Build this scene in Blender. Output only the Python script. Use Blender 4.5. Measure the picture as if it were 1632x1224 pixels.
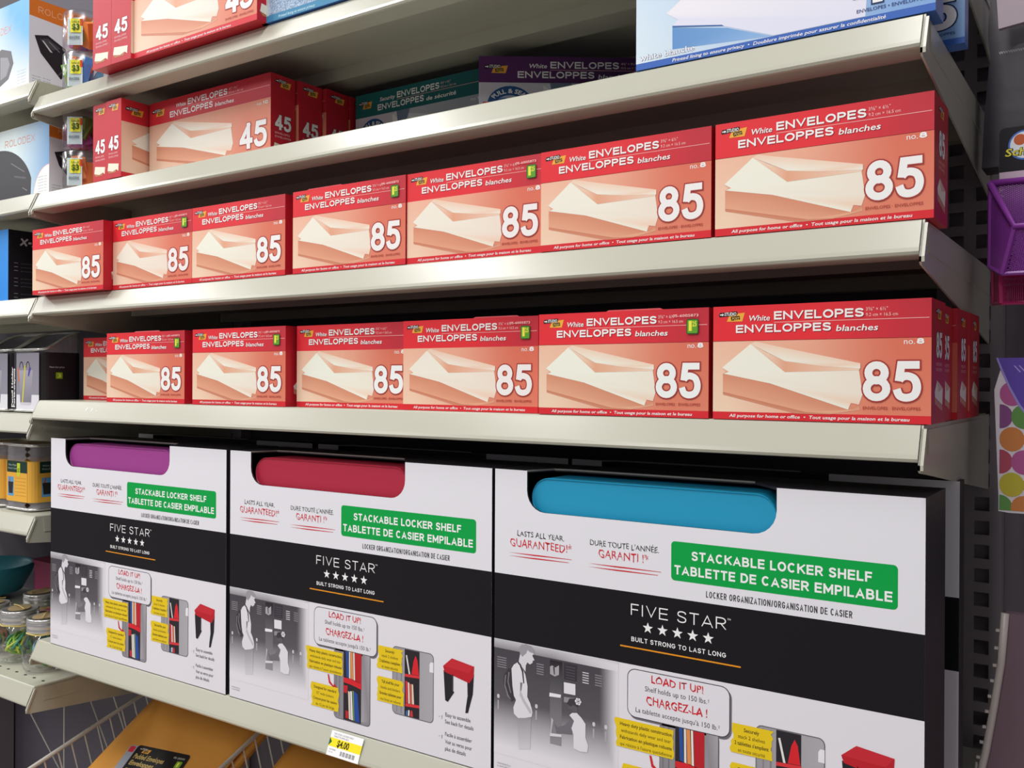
import bpy, bmesh, math, random
from mathutils import Vector, Matrix
from mathutils.geometry import tessellate_polygon
random.seed(7)
D = bpy.data; C = bpy.context.scene.collection
for o in list(D.objects): D.objects.remove(o)
H = 1.40                      # eye height above the shop floor; scene coordinates below are relative to the eye
R = math.radians

# ------------------------------------------------------------------ camera, world, lights, exposure
sc = bpy.context.scene
cd = D.cameras.new('camera'); cam = D.objects.new('camera', cd); C.objects.link(cam)
cd.sensor_width = 36; cd.lens = 1480.6/1632*36; cd.clip_start = .02
yaw, pit, rol = R(34.2307), R(-0.1265), R(0.2775)
Fw = Vector((-math.sin(yaw)*math.cos(pit), math.cos(yaw)*math.cos(pit), math.sin(pit)))
Rt = Vector((math.cos(yaw), math.sin(yaw), 0)); Up = Rt.cross(Fw)
R2 = Rt*math.cos(rol)+Up*math.sin(rol); U2 = -Rt*math.sin(rol)+Up*math.cos(rol)
M = Matrix((R2, U2, -Fw)).transposed().to_4x4(); M.translation = (1.35626, -.74619, H)
cam.matrix_world = M
sc.camera = cam
w = D.worlds.new('shop_air'); sc.world = w; w.use_nodes = True
w.node_tree.nodes['Background'].inputs[0].default_value = (.96, .91, 1, 1)
w.node_tree.nodes['Background'].inputs[1].default_value = .20
def area(name, loc, sx, sy, power, col=(1, .99, .975), rot=(0, 0, 0)):
    l = D.lights.new(name, 'AREA'); l.shape = 'RECTANGLE'; l.size = sx; l.size_y = sy; l.energy = power; l.color = col
    o = D.objects.new(name, l); C.objects.link(o); o.location = loc; o.rotation_euler = rot
    return o
for x, p in ((-5.78, 32), (-4.06, 32), (-2.34, 29), (-.62, 31), (1.10, 28)):            # ceiling fixtures set across the aisle
    area('ceiling_lamp', (x, -1.0, H+1.75), .30, 1.25, p)
    area('ceiling_lamp', (x, -3.3, H+1.75), .30, 1.25, p)
sc.view_settings.view_transform = 'Standard'; sc.view_settings.look = 'None'
sc.view_settings.exposure = 0; sc.view_settings.gamma = 1; sc.view_settings.use_curve_mapping = False

# ------------------------------------------------------------------ colours and materials
def lin(c): return c/12.92 if c <= .04045 else ((c+.055)/1.055)**2.4
def hx(s, a=1):
    s = s.lstrip('#'); return tuple(min(.92, lin(int(s[i:i+2], 16)/255)*1.12) for i in (0, 2, 4))+(a,)
def mix(a, b, t): return tuple(a[i]*(1-t)+b[i]*t for i in range(3))+(1,)
def mat(name, col, rough=.45, metal=0, noise=.06, nscale=30, spec=.5, bump=0, alpha=None):
    m = D.materials.new(name); m.use_nodes = True; nt = m.node_tree; b = nt.nodes['Principled BSDF']
    if isinstance(col, str): col = hx(col)
    tc = nt.nodes.new('ShaderNodeTexCoord'); n = nt.nodes.new('ShaderNodeTexNoise'); n.inputs['Scale'].default_value = nscale
    n.inputs['Detail'].default_value = 3
    nt.links.new(tc.outputs['Object'], n.inputs['Vector'])
    mx = nt.nodes.new('ShaderNodeMix'); mx.data_type = 'RGBA'
    mx.inputs['A'].default_value = tuple(c*(1-noise) for c in col[:3])+(1,); mx.inputs['B'].default_value = tuple(min(1, c*(1+noise)) for c in col[:3])+(1,)
    nt.links.new(n.outputs['Fac'], mx.inputs['Factor']); nt.links.new(mx.outputs['Result'], b.inputs['Base Color'])
    b.inputs['Roughness'].default_value = rough; b.inputs['Metallic'].default_value = metal; b.inputs['Specular IOR Level'].default_value = spec
    if bump:
        bp = nt.nodes.new('ShaderNodeBump'); bp.inputs['Strength'].default_value = bump; bp.inputs['Distance'].default_value = .002
        nt.links.new(n.outputs['Fac'], bp.inputs['Height']); nt.links.new(bp.outputs['Normal'], b.inputs['Normal'])
    return m
def print_mat(name, rough, spec=.5):
    m = D.materials.new(name); m.use_nodes = True; nt = m.node_tree; b = nt.nodes['Principled BSDF']
    a = nt.nodes.new('ShaderNodeAttribute'); a.attribute_name = 'Col'
    oi = nt.nodes.new('ShaderNodeObjectInfo')
    mu = nt.nodes.new('ShaderNodeMix'); mu.data_type = 'RGBA'; mu.blend_type = 'MULTIPLY'; mu.inputs['Factor'].default_value = 1
    nt.links.new(a.outputs['Color'], mu.inputs['A']); nt.links.new(oi.outputs['Color'], mu.inputs['B'])
    nt.links.new(mu.outputs['Result'], b.inputs['Base Color'])
    b.inputs['Roughness'].default_value = rough; b.inputs['Specular IOR Level'].default_value = spec
    return m
def glass(name, rough=.03, tint=(1, 1, 1, 1)):
    m = D.materials.new(name); m.use_nodes = True; nt = m.node_tree; nt.nodes.clear()
    out = nt.nodes.new('ShaderNodeOutputMaterial'); tr = nt.nodes.new('ShaderNodeBsdfTransparent'); gl = nt.nodes.new('ShaderNodeBsdfGlossy')
    tr.inputs[0].default_value = tint; gl.inputs['Roughness'].default_value = rough
    fr = nt.nodes.new('ShaderNodeLayerWeight'); fr.inputs['Blend'].default_value = .35
    mp = nt.nodes.new('ShaderNodeMath'); mp.operation = 'MULTIPLY_ADD'; mp.inputs[1].default_value = .5; mp.inputs[2].default_value = .03
    ms = nt.nodes.new('ShaderNodeMixShader')
    nt.links.new(fr.outputs['Facing'], mp.inputs[0]); nt.links.new(mp.outputs[0], ms.inputs[0])
    nt.links.new(tr.outputs[0], ms.inputs[1]); nt.links.new(gl.outputs[0], ms.inputs[2]); nt.links.new(ms.outputs[0], out.inputs[0])
    return m
PR = print_mat('coated_print', .40, .30); PM = print_mat('matte_print', .5, .2)
BEIGE = mat('beige_enamel', '#b1b0a1', .24, 0, .03, 12, .45)
BEIGED = mat('grey_enamel', '#a9a39c', .4, 0, .04, 12)
UPR = mat('charcoal_enamel', '#8b858a', .5, 0, .08, 20)
BACK = mat('black_panel', '#4d4853', .6, 0, .08, 10)
BACK2 = mat('grey_panel', '#716a71', .6, 0, .08, 10)
HOLE = mat('dark_hole', '#1a171c', .9, 0, 0)
RED = mat('red_card', '#c4222f', .36, 0, .05, 40)
BLUE = mat('blue_card', '#3f6db5', .4, 0, .04, 40)
TEAL = mat('teal_card', '#1f6f70', .45, 0, .05, 40)
PURP = mat('purple_card', '#5a2f63', .45, 0, .05, 40)
WHITE = mat('white_card', '#dedde2', .5, 0, .03, 40)
BLACK = mat('black_card', '#242127', .5, 0, .06, 40)
WIRE = mat('white_wire', '#b9b5ad', .35, 0, .05, 60)
CHROME = mat('bright_metal', '#c9c8c6', .25, .75, .05, 60)
DMESH = mat('dark_wire_mesh', '#a9a7ac', .4, .2, .05, 60)
PMESH = mat('purple_wire_mesh', '#8b3d9e', .35, 0, .05, 60)
MMESH = mat('magenta_wire_mesh', '#b01f63', .35, 0, .05, 60)
MAILER = mat('kraft_bubble_mailer', '#d2933f', .45, 0, .10, 14, .45, .25)
GLS = glass('clear_glass'); PLA = glass('clear_plastic', .2, (.97, .98, 1, 1))

# ------------------------------------------------------------------ object helpers
def ob(name, me, parent=None, m=None, loc=(0, 0, 0), rot=(0, 0, 0)):
    o = D.objects.new(name, me); C.objects.link(o); o.location = loc; o.rotation_euler = rot
    if parent: o.parent = parent
    if m is not None and me is not None and not me.materials: me.materials.append(m)
    return o
def thing(name, label, cat, loc=(0, 0, 0), rz=0, group=None, me=None, m=None):
    o = ob(name, me, None, m, loc, (0, 0, rz)); o['label'] = label; o['category'] = cat
    if group: o['group'] = group
    return o
def struct(name, me, m, loc=(0, 0, 0), parent=None):
    o = ob(name, me, parent, m, loc)
    if not parent: o['kind'] = 'structure'
    return o
def dup(o, label=None, loc=None, rz=None, group=None):
    def cp(a, par):
        c = a.copy(); C.objects.link(c)
        if par: c.parent = par
        for ch in a.children: cp(ch, c)
        return c
    c = cp(o, None)
    if label: c['label'] = label
    if loc: c.location = loc
    if rz is not None: c.rotation_euler = (0, 0, rz)
    if group: c['group'] = group
    return c
class MB:
    def __init__(s): s.b = bmesh.new()
    def box(s, x0, x1, y0, y1, z0, z1, mi=0):
        vs = [s.b.verts.new((x, y, z)) for z in (z0, z1) for y in (y0, y1) for x in (x0, x1)]
        for f in ((0, 2, 3, 1), (4, 5, 7, 6), (0, 1, 5, 4), (2, 6, 7, 3), (0, 4, 6, 2), (1, 3, 7, 5)):
            s.b.faces.new([vs[i] for i in f]).material_index = mi
        return s
    def prism(s, pts, a, b_, ax='x', mi=0):
        def mk(p, t):
            return {'x': (t, p[0], p[1]), 'y': (p[0], t, p[1]), 'z': (p[0], p[1], t)}[ax]
        A = [s.b.verts.new(mk(p, a)) for p in pts]; B = [s.b.verts.new(mk(p, b_)) for p in pts]; n = len(pts)
        s.b.faces.new(A).material_index = mi; s.b.faces.new(B[::-1]).material_index = mi
        for i in range(n): s.b.faces.new((A[i], B[i], B[(i+1) % n], A[(i+1) % n])).material_index = mi
        return s
    def tube(s, pts, r, n=6, mi=0, cap=True):
        pts = [Vector(p) for p in pts]; rings = []; og = (pts[-1]-pts[0]); ref = Vector((0, 1, 0)) if og.length > 0 and abs(og.normalized().z) > .85 else Vector((0, 0, 1))
        for i, p in enumerate(pts):
            d = (pts[min(i+1, len(pts)-1)]-pts[max(i-1, 0)]).normalized()
            a = d.cross(ref); a = a if a.length > .1 else d.cross(Vector((1, 0, 0)))
            a.normalize(); c = d.cross(a)
            rings.append([s.b.verts.new(p+a*math.cos(t)*r+c*math.sin(t)*r) for t in [2*math.pi*k/n for k in range(n)]])
        for q, e in zip(rings, rings[1:]):
            for k in range(n): s.b.faces.new((q[k], q[(k+1) % n], e[(k+1) % n], e[k])).material_index = mi
        if cap:
            s.b.faces.new(rings[0][::-1]).material_index = mi; s.b.faces.new(rings[-1]).material_index = mi
        return s
    def lathe(s, prof, n=28, c=(0, 0), mi=0, open_=False):
        rings = [[s.b.verts.new((c[0]+r*math.cos(2*math.pi*k/n), c[1]+r*math.sin(2*math.pi*k/n), z)) for k in range(n)] for r, z in prof]
        for q, e in zip(rings, rings[1:]):
            for k in range(n): s.b.faces.new((q[k], q[(k+1) % n], e[(k+1) % n], e[k])).material_index = mi
        if not open_:
            s.b.faces.new(rings[0][::-1]).material_index = mi; s.b.faces.new(rings[-1]).material_index = mi
        return s
    def quad(s, *p, mi=0):
        f = s.b.faces.new([s.b.verts.new(q) for q in p]); f.material_index = mi; return s
    def bevel(s, w_, seg=2, ang=.5):
        es = [e for e in s.b.edges if len(e.link_faces) == 2 and e.calc_face_angle(0) > ang]
        bmesh.ops.bevel(s.b, geom=es, offset=w_, segments=seg, affect='EDGES', profile=.5); return s
    def me(s, name, *ms, smooth=False):
        bmesh.ops.recalc_face_normals(s.b, faces=s.b.faces)
        m_ = D.meshes.new(name); s.b.to_mesh(m_); s.b.free()
        for q in ms: m_.materials.append(q)
        if smooth:
            for p in m_.polygons: p.use_smooth = True
        return m_
def rrect(x0, z0, x1, z1, r, n=6):
    out = []
    for cx, cz, a in ((x1-r, z0+r, -90), (x1-r, z1-r, 0), (x0+r, z1-r, 90), (x0+r, z0+r, 180)):
        for k in range(n+1):
            t = R(a+90*k/n); out.append((cx+r*math.cos(t), cz+r*math.sin(t)))
    return out
def lattice(name, f, nu, nv, w_, m, parent=None, sub=8):
    """two families of diagonal wires laid over a surface f(u,v)"""
    bm = bmesh.new()
    for sgn in (1, -1):
        for k in range(-nv, nu+nv+1):
            prev = None
            for j in range(sub+1):
                v = j/sub; u = (k+sgn*v*nv)/nu
                if not 0 <= u <= 1: prev = None; continue
                p = Vector(f(u, v)); e = Vector(f(min(1, u+.01), v))-Vector(f(max(0, u-.01), v)); e.normalize()
                a = bm.verts.new(p-e*w_); b = bm.verts.new(p+e*w_)
                if prev: bm.faces.new((prev[0], prev[1], b, a))
                prev = (a, b)
    me = D.meshes.new(name); bm.to_mesh(me); bm.free(); me.materials.append(m)
    return ob(name, me, parent)

# ------------------------------------------------------------------ flat print built as thin inked layers
_g = {}
def glyphs(s, bold):
    k = (s, bold)
    if k in _g: return _g[k]
    cu = D.curves.new('t', 'FONT'); cu.body = s; cu.size = 1; cu.resolution_u = 2; cu.offset = bold; cu.fill_mode = 'FRONT'
    o = D.objects.new('t', cu); C.objects.link(o)
    me = D.meshes.new_from_object(o)
    vs = [(v.co.x, v.co.y) for v in me.vertices]; fs = [tuple(p.vertices) for p in me.polygons]
    D.objects.remove(o); D.curves.remove(cu); D.meshes.remove(me)
    xs = [v[0] for v in vs] or [0, 1]
    _g[k] = (vs, fs, min(xs), max(xs)); return _g[k]
_h = glyphs('H', 0); CAP = max(v[1] for v in _h[0])
def _sm(P, closed=False, n=4):
    """smooth curve through the given points"""
    out = []; N = len(P)
    g = (lambda i: P[i % N]) if closed else (lambda i: P[max(0, min(N-1, i))])
    for i in range(N if closed else N-1):
        p0, p1, p2, p3 = g(i-1), g(i), g(i+1), g(i+2)
        for k in range(n):
            t = k/n
            out.append(tuple(.5*(2*p1[a]+(p2[a]-p0[a])*t+(2*p0[a]-5*p1[a]+4*p2[a]-p3[a])*t*t+(3*p1[a]-p0[a]-3*p2[a]+p3[a])*t**3) for a in (0, 1)))
    if not closed: out.append(P[-1])
    return out
def _el(cx, cy, rx, ry, a0=0, a1=360, n=20):
    m = n if abs(a1-a0) >= 360 else n+1
    return [(cx+rx*math.cos(R(a0+(a1-a0)*i/n)), cy+ry*math.sin(R(a0+(a1-a0)*i/n))) for i in range(m)]
_S = _sm([(.95, .78), (.86, .93), (.5, 1), (.15, .93), (.05, .75), (.16, .60), (.5, .52), (.86, .42), (.97, .25), (.85, .07), (.5, 0), (.13, .07), (.02, .24)])
_P = [(0, 0), (0, 1), (.55, 1)]+_el(.55, .73, .45, .27, 80, -80, 8)+[(.55, .46), (0, .46)]
GL = {'E': (.78, [([(1, 0), (0, 0), (0, 1), (1, 1)], 0), ([(0, .52), (.92, .52)], 0)]), 'F': (.72, [([(0, 0), (0, 1), (1, 1)], 0), ([(0, .5), (.9, .5)], 0)]),
      'N': (.92, [([(0, 0), (0, 1)], 0), ([(0, 1), (1, 0)], 0), ([(1, 0), (1, 1)], 0)]), 'V': (.92, [([(0, 1.05), (.5, 0), (1, 1.05)], 0)]), 'L': (.70, [([(0, 1), (0, 0), (1, 0)], 0)]),
      'O': (.98, [(_el(.5, .5, .5, .5), 1)]), 'P': (.80, [(_P, 0)]), 'S': (.82, [(_S, 2)]), 'A': (.94, [([(0, -.05), (.5, 1), (1, -.05)], 0), ([(.2, .27), (.8, .27)], 0)]),
      'B': (.84, [([(0, 0), (0, 1), (.5, 1)]+_el(.55, .76, .36, .24, 80, -80, 8)+[(.5, .52), (0, .52)], 0), ([(.5, .52)]+_el(.55, .26, .45, .26, 80, -80, 8)+[(.5, 0), (0, 0)], 0)]),
      'C': (.92, [(_el(.5, .5, .5, .5, 42, 318, 16), 2)]), 'D': (.90, [([(0, 0), (0, 1), (.4, 1)]+_el(.45, .5, .55, .5, 80, -80, 10)+[(.4, 0), (0, 0)], 0)]),
      'G': (.95, [(_el(.5, .5, .5, .5, 42, 340, 16)+[(1, .45), (.6, .45)], 0)]), 'I': (.19, [([(.5, 0), (.5, 1)], 0)]), 'K': (.88, [([(0, 0), (0, 1)], 0), ([(1, 1.02), (.05, .42)], 0), ([(.35, .6), (1, -.02)], 0)]),
      'M': (1.05, [([(0, 0), (0, 1)], 0), ([(0, 1), (.5, .25), (1, 1)], 0), ([(1, 1), (1, 0)], 0)]), 'R': (.84, [(_P, 0), ([(.5, .46), (1, -.02)], 0)]), 'T': (.80, [([(0, 1), (1, 1)], 0), ([(.5, 0), (.5, 1)], 0)]),
      'U': (.88, [([(0, 1), (0, .4)]+_el(.5, .36, .5, .36, 190, 350, 10)+[(1, .4), (1, 1)], 0)]), 'H': (.88, [([(0, 0), (0, 1)], 0), ([(1, 0), (1, 1)], 0), ([(0, .5), (1, .5)], 0)]),
      'Z': (.82, [([(0, 1), (1, 1), (0, 0), (1, 0)], 0)]), 'X': (.9, [([(0, 1), (1, 0)], 0), ([(0, 0), (1, 1)], 0)]), '-': (.4, [([(0, .45), (1, .45)], 0)]), '/': (.5, [([(0, -.1), (1, 1.1)], 0)]), ' ': (.32, []),
      '8': (.86, [(_el(.5, .76, .42, .24), 1), (_el(.5, .27, .5, .27), 1)]), '4': (.86, [([(.74, 0), (.74, 1)], 0), ([(.74, 1), (0, .30), (0, .26), (1, .26)], 0)]),
      '5': (.86, [([(.92, 1), (.22, 1), (.13, .62)], 0), (_sm([(.13, .54), (.30, .635), (.55, .66), (.87, .57), (1, .33), (.87, .09), (.5, 0), (.15, .06), (0, .26)]), 2)]),
      '0': (.86, [(_el(.5, .5, .5, .5), 1)]), '1': (.5, [([(.2, .8), (.7, 1), (.7, 0)], 0)])}
class Art:
    LT = .00006
    def __init__(s): s.V = []; s.F = []; s.K = []
    def poly(s, pts, col, l=1):
        cols = col if isinstance(col, list) else [hx(col) if isinstance(col, str) else col]*len(pts)
        b = len(s.V); s.V += [(p[0], p[1], l) for p in pts]
        tr = tessellate_polygon([[Vector((p[0], p[1], 0)) for p in pts]])
        for t in tr: s.F.append([b+i for i in t]); s.K.append([cols[i] for i in t])
    def grid(s, u0, v0, u1, v1, nu, nv, fn, l=1):
        b = len(s.V)
        for j in range(nv+1):
            for i in range(nu+1): s.V.append((u0+(u1-u0)*i/nu, v0+(v1-v0)*j/nv, l))
        cs = [fn(i/nu, j/nv) for j in range(nv+1) for i in range(nu+1)]
        for j in range(nv):
            for i in range(nu):
                q = [j*(nu+1)+i, j*(nu+1)+i+1, (j+1)*(nu+1)+i+1, (j+1)*(nu+1)+i]
                s.F.append([b+t for t in q]); s.K.append([cs[t] for t in q])
    def rect(s, u0, v0, u1, v1, col, l=1): s.poly([(u0, v0), (u1, v0), (u1, v1), (u0, v1)], col, l)
    def line(s, a, b, w_, col, l=1):
        d = Vector((b[0]-a[0], b[1]-a[1])).normalized(); n = (-d.y*w_/2, d.x*w_/2)
        s.poly([(a[0]-n[0], a[1]-n[1]), (b[0]-n[0], b[1]-n[1]), (b[0]+n[0], b[1]+n[1]), (a[0]+n[0], a[1]+n[1])], col, l)
    def text(s, t, u0, u1, v, h, col, l=3, bold=0, shear=0, jit=0, rot=0, arc=None):
        vs, fs, a, c = glyphs(t, bold)
        if c <= a: return
        col = hx(col) if isinstance(col, str) else col
        sx = (u1-u0)/(c-a); sy = h/CAP; b = len(s.V)
        for x, y in vs:
            uu = (x-a)*sx; vv = y*sy
            if jit: vv += jit*h*math.sin(uu*1.9)+jit*.7*h*math.sin(uu*.83+1)
            uu += shear*vv
            if rot: uu, vv = -vv, uu          # reads upwards
            if arc:                            # (radius_u, radius_v, top/bottom) text bent round an ellipse centred on u0..u1 middle
                ru, rv, sg = arc; wv = (u1-u0); th = (uu/wv-.5)*2.1
                uu = wv/2+(ru+sg*vv)*math.sin(th); vv = sg*(rv+sg*vv)*math.cos(th)
            s.V.append((u0+uu, v+vv, l))
        for f in fs: s.F.append([b+i for i in f]); s.K.append([col]*len(f))
    def stext(s, t, u0, u1, v, h, col, l=3, w_=.19, gap=.13, extra=0, shear=0):
        """upright grotesque capitals and figures drawn as strokes of even weight; extra thickens them for an outline"""
        col = hx(col) if isinstance(col, str) else col
        wid = [GL[c][0] if c in GL else .4 for c in t]; tot = sum(wid)+gap*(len(t)-1); k = (u1-u0)/(tot*h); x = u0; T = w_*h
        for c, gw in zip(t, wid):
            W = gw*k*h
            for si, (pl, closed) in enumerate(GL[c][1] if c in GL else ()):
                op = closed != 1
                pts = [Vector((x+T/2+p[0]*(W-T), v+T/2+p[1]*(h-T))) for p in pl]
                n = len(pts); b = len(s.V); hw = (T+extra)/2
                for i in range(n):
                    a_ = pts[i-1] if (i or not op) else None; c_ = pts[(i+1) % n] if (i < n-1 or not op) else None
                    d1 = (pts[i]-a_).normalized() if a_ is not None else None; d2 = (c_-pts[i]).normalized() if c_ is not None else None
                    d1 = d1 or d2; d2 = d2 or d1
                    n1 = Vector((-d1.y, d1.x)); n2 = Vector((-d2.y, d2.x)); nn = (n1+n2)
                    nn = nn.normalized() if nn.length > 1e-6 else n1; m_ = nn/max(.45, nn.dot(n1))
                    q = pts[i].copy()
                    if closed == 0 and i == 0: q -= d2*hw
                    if closed == 0 and i == n-1: q += d1*hw
                    lo, hi = v-extra/2, v+h+extra/2
                    for e in (q+m_*hw, q-m_*hw):
                        y = max(lo, min(hi, e.y)); s.V.append((e.x+shear*(y-v), y, l+.3*si+.012*i))
                for i in range(n-1 if op else n):
                    j = (i+1) % n; s.F.append([b+2*i, b+2*j, b+2*j+1, b+2*i+1]); s.K.append([col]*4)
            x += W+gap*k*h
    def mesh(s, name, m=None, su=1, sv=1, outl=None):
        me = D.meshes.new(name)
        me.from_pydata([(u*su*.001, -(.0001+l*s.LT), v*sv*.001) for u, v, l in s.V], [], s.F)
        at = me.color_attributes.new('Col', 'FLOAT_COLOR', 'CORNER')
        flat = [x for k in s.K for c in k for x in c]
        # polygons keep their order and corner order
        at.data.foreach_set('color', flat)
        bm = bmesh.new(); bm.from_mesh(me)
        for f in bm.faces:
            if f.normal.y > 0: f.normal_flip()
        bm.to_mesh(me); bm.free()
        me.materials.append(m or PR); return me

W_ = '#f4eeee'
def logo(a, u, v, k=1.0, l=3):
    """small black and yellow two-plate stationery mark; (u, v) is its lower left corner, k its scale"""
    P = lambda x, y: (u+x*k, v+y*k)
    a.poly([P(7, .2), P(9.5, 6.2), P(22.5, 7.2), P(20.4, 0)], '#e8a83c', l)
    a.poly([P(0, 5.6), P(.6, 4.1), P(15.6, 5.0), P(16.4, 6.6), P(15.8, 8.6), P(1, 7.7)], '#29201f', l+1)
    a.poly([P(10.4, 3.2), P(11, .9), P(18.6, 1.8), P(18.1, 4.8), P(10.8, 4.2)], '#2d2a1c', l+1)
    a.poly([P(1, 5.6), P(3, 5.6), P(3, 4.8), P(4.5, 6.1), P(3, 7.2), P(3, 6.5), P(1, 6.4)], W_, l+2)
    a.text('STUDIO', u+4.9*k, u+15.2*k, v+5.1*k, 2.6*k, W_, l+2, .02, .1)
    a.text('POST', u+11.6*k, u+17.8*k, v+1.6*k, 2.0*k, '#d8b25a', l+2, .02, .1)
def envs(a, su, sv, tint=0, l=3, du=0, dv=0):
    """the printed picture of a stack of white envelopes with an open flap"""
    q = lambda pts: [(x*su+du, y*sv+dv) for x, y in pts]
    c1 = ['#f1e8dc', '#dfa487', '#d08a6e', '#e9cdb9', '#e8ddd0'] if tint == 0 else tint
    a.poly(q([(8.8, 38.5), (49.3, 31), (111.1, 10.2), (119.5, 14), (119.9, 9.9), (100, 6.4), (77.8, 7.4), (8.8, 22.8)]),
           [hx(c1[2]), hx(c1[2]), hx(c1[2]), hx(c1[2]), hx(c1[1]), hx(c1[1]), hx(c1[1]), hx(c1[1])], l)
    a.poly(q([(8.8, 22.8), (77.8, 7.4), (100, 6.4), (98, 5.9), (70, 5.9), (9, 20.5)]), [mix(hx(c1[2]), hx('#a0523f'), .3)]*2+[hx(c1[2])]*4, l)
    a.poly(q([(8.1, 43.1), (32.6, 62.6), (61.2, 39.3), (119.2, 40.5), (122, 22.1), (119.3, 13.9), (113.3, 15.1), (111.1, 9.9), (49.3, 30), (8.8, 38.1), (11.9, 40.2)]),
           [hx(c1[0]), hx(c1[0]), hx(c1[0]), hx(c1[4]), hx(c1[4]), hx(c1[3]), hx(c1[3]), hx(c1[0]), hx(c1[0]), hx(c1[0]), hx(c1[0])], l+1)
    a.poly(q([(32.6, 62.6), (61.2, 39.3), (119.2, 40.5), (120.2, 42.5), (61.2, 48.2), (45, 56)]), [hx(c1[3]), hx(c1[1]), hx(c1[3]), hx(c1[3]), hx(c1[1]), hx(c1[3])], l+2)
    a.poly(q([(32.6, 62.6), (36.9, 64.4), (55.1, 60.2), (120.2, 46), (120.2, 41.8), (90, 44), (61.2, 48.2)]), [hx(c1[3])]*4+[hx(c1[0]), hx(c1[3]), hx(c1[0])], l+3)
    a.poly(q([(8.1, 43.1), (11.9, 40.2), (8.8, 38.1), (14, 39.6)]), c1[1], l+2)

def bgfn(c00, c10, c01, c11):
    A, B, E, G = hx(c00), hx(c10), hx(c01), hx(c11)
    return lambda u, v: mix(mix(A, B, u), mix(E, G, u), v)
def art85():
    a = Art()
    a.rect(0, 0, 171, 94.4, '#d8333c', 0)
    a.grid(0, 65, 171, 94.4, 12, 2, lambda u, v: mix(hx('#dd3039'), hx('#bc2f3c'), min(1, max(0, (u-.5)*2.4))), 1)
    a.grid(0, 6.2, 171, 65.3, 14, 6, lambda u, v: mix(mix(hx('#efcdb4'), hx('#d8745c'), min(1, max(0, u*1.5-.12))*.92), mix(hx('#e6a48c'), hx('#cf5c49'), max(0, min(1, u*2.4-1.1))), v*.55), 1)
    a.rect(0, 0, 171, 6.2, '#d22b34', 1)
    envs(a, 1, 1)
    for s, u0, u1, v, h, b, sh in (('ENVELOPES', 52.2, 122.6, 82, 6.8, .028, 0), ('ENVELOPPES', 20, 97.9, 71.9, 6.6, .028, 0), ('White', 30.5, 48.5, 81.6, 4.4, .01, .2), ('blanches', 101.6, 132.8, 71.4, 4.6, .02, .2)):
        if s.isupper(): a.stext(s, u0+.5, u1+.5, v-.5, h, '#8f1a26', 3, .21); a.stext(s, u0, u1, v, h, W_, 4, .21)
        else: a.text(s, u0+.4, u1+.4, v-.4, h, '#8f1a26', 3, .012, sh); a.text(s, u0, u1, v, h, W_, 4, .012, sh)
    a.text('3⅝" × 6½"', 124.1, 140.2, 86.4, 2.7, '#f0c0bc', 3); a.text('9.2 cm × 16.5 cm', 124.1, 147.4, 82.2, 2.5, '#f0c0bc', 3)
    a.rect(52.2, 79.6, 169.5, 80.1, '#f0a8a6', 3)
    a.text('no.', 151.8, 159.6, 60.2, 4.4, W_, 3); a.stext('8', 160.8, 166.1, 60.2, 4.3, W_, 3, .26)
    a.stext('85', 122.1, 164.1, 16.8, 30.6, '#a23a36', 7, .19, .07, 2.3); a.stext('85', 122.1, 164.1, 16.8, 30.6, '#f7f4f6', 8, .19, .07)
    a.text('ENVELOPES · ENVELOPPES', 122.2, 163.7, 10.4, 2.2, '#a8483c', 7, .01)
    a.text('All purpose for home or office  •  Tout usage pour la maison et le bureau', 14.4, 155.8, 1.9, 2.5, W_, 3, .015, .2)
    logo(a, 5, 81.4)
    return a
def side85(d=57):
    a = Art(); k = d/57
    a.rect(0, 0, 57, 94.4, '#b81f2e', 0)
    logo(a, 17, 80, .95)
    a.stext('85', 18.2, 41.8, 50, 20, '#5d1019', 2, .2, .06, 1.2); a.stext('85', 18.2, 41.8, 50, 20, W_, 3, .2, .06)
    a.text('ENVELOPES', 18, 41, 44.2, 2.4, '#e8b4b0', 3); a.text('ENVELOPPES', 18, 42, 40, 2.4, '#e8b4b0', 3)
    a.poly([(12, 24), (22, 33), (46, 27), (44, 14), (14, 20)], '#efe4d8', 3); a.poly([(12, 23.5), (14, 19.5), (44, 13.5), (44, 9), (13, 15)], '#c98870', 3)
    a.poly([(22, 33), (46, 27), (28, 24)], '#d9b8a4', 4)
    return a.mesh('end_art', PR, k, 1)
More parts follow.
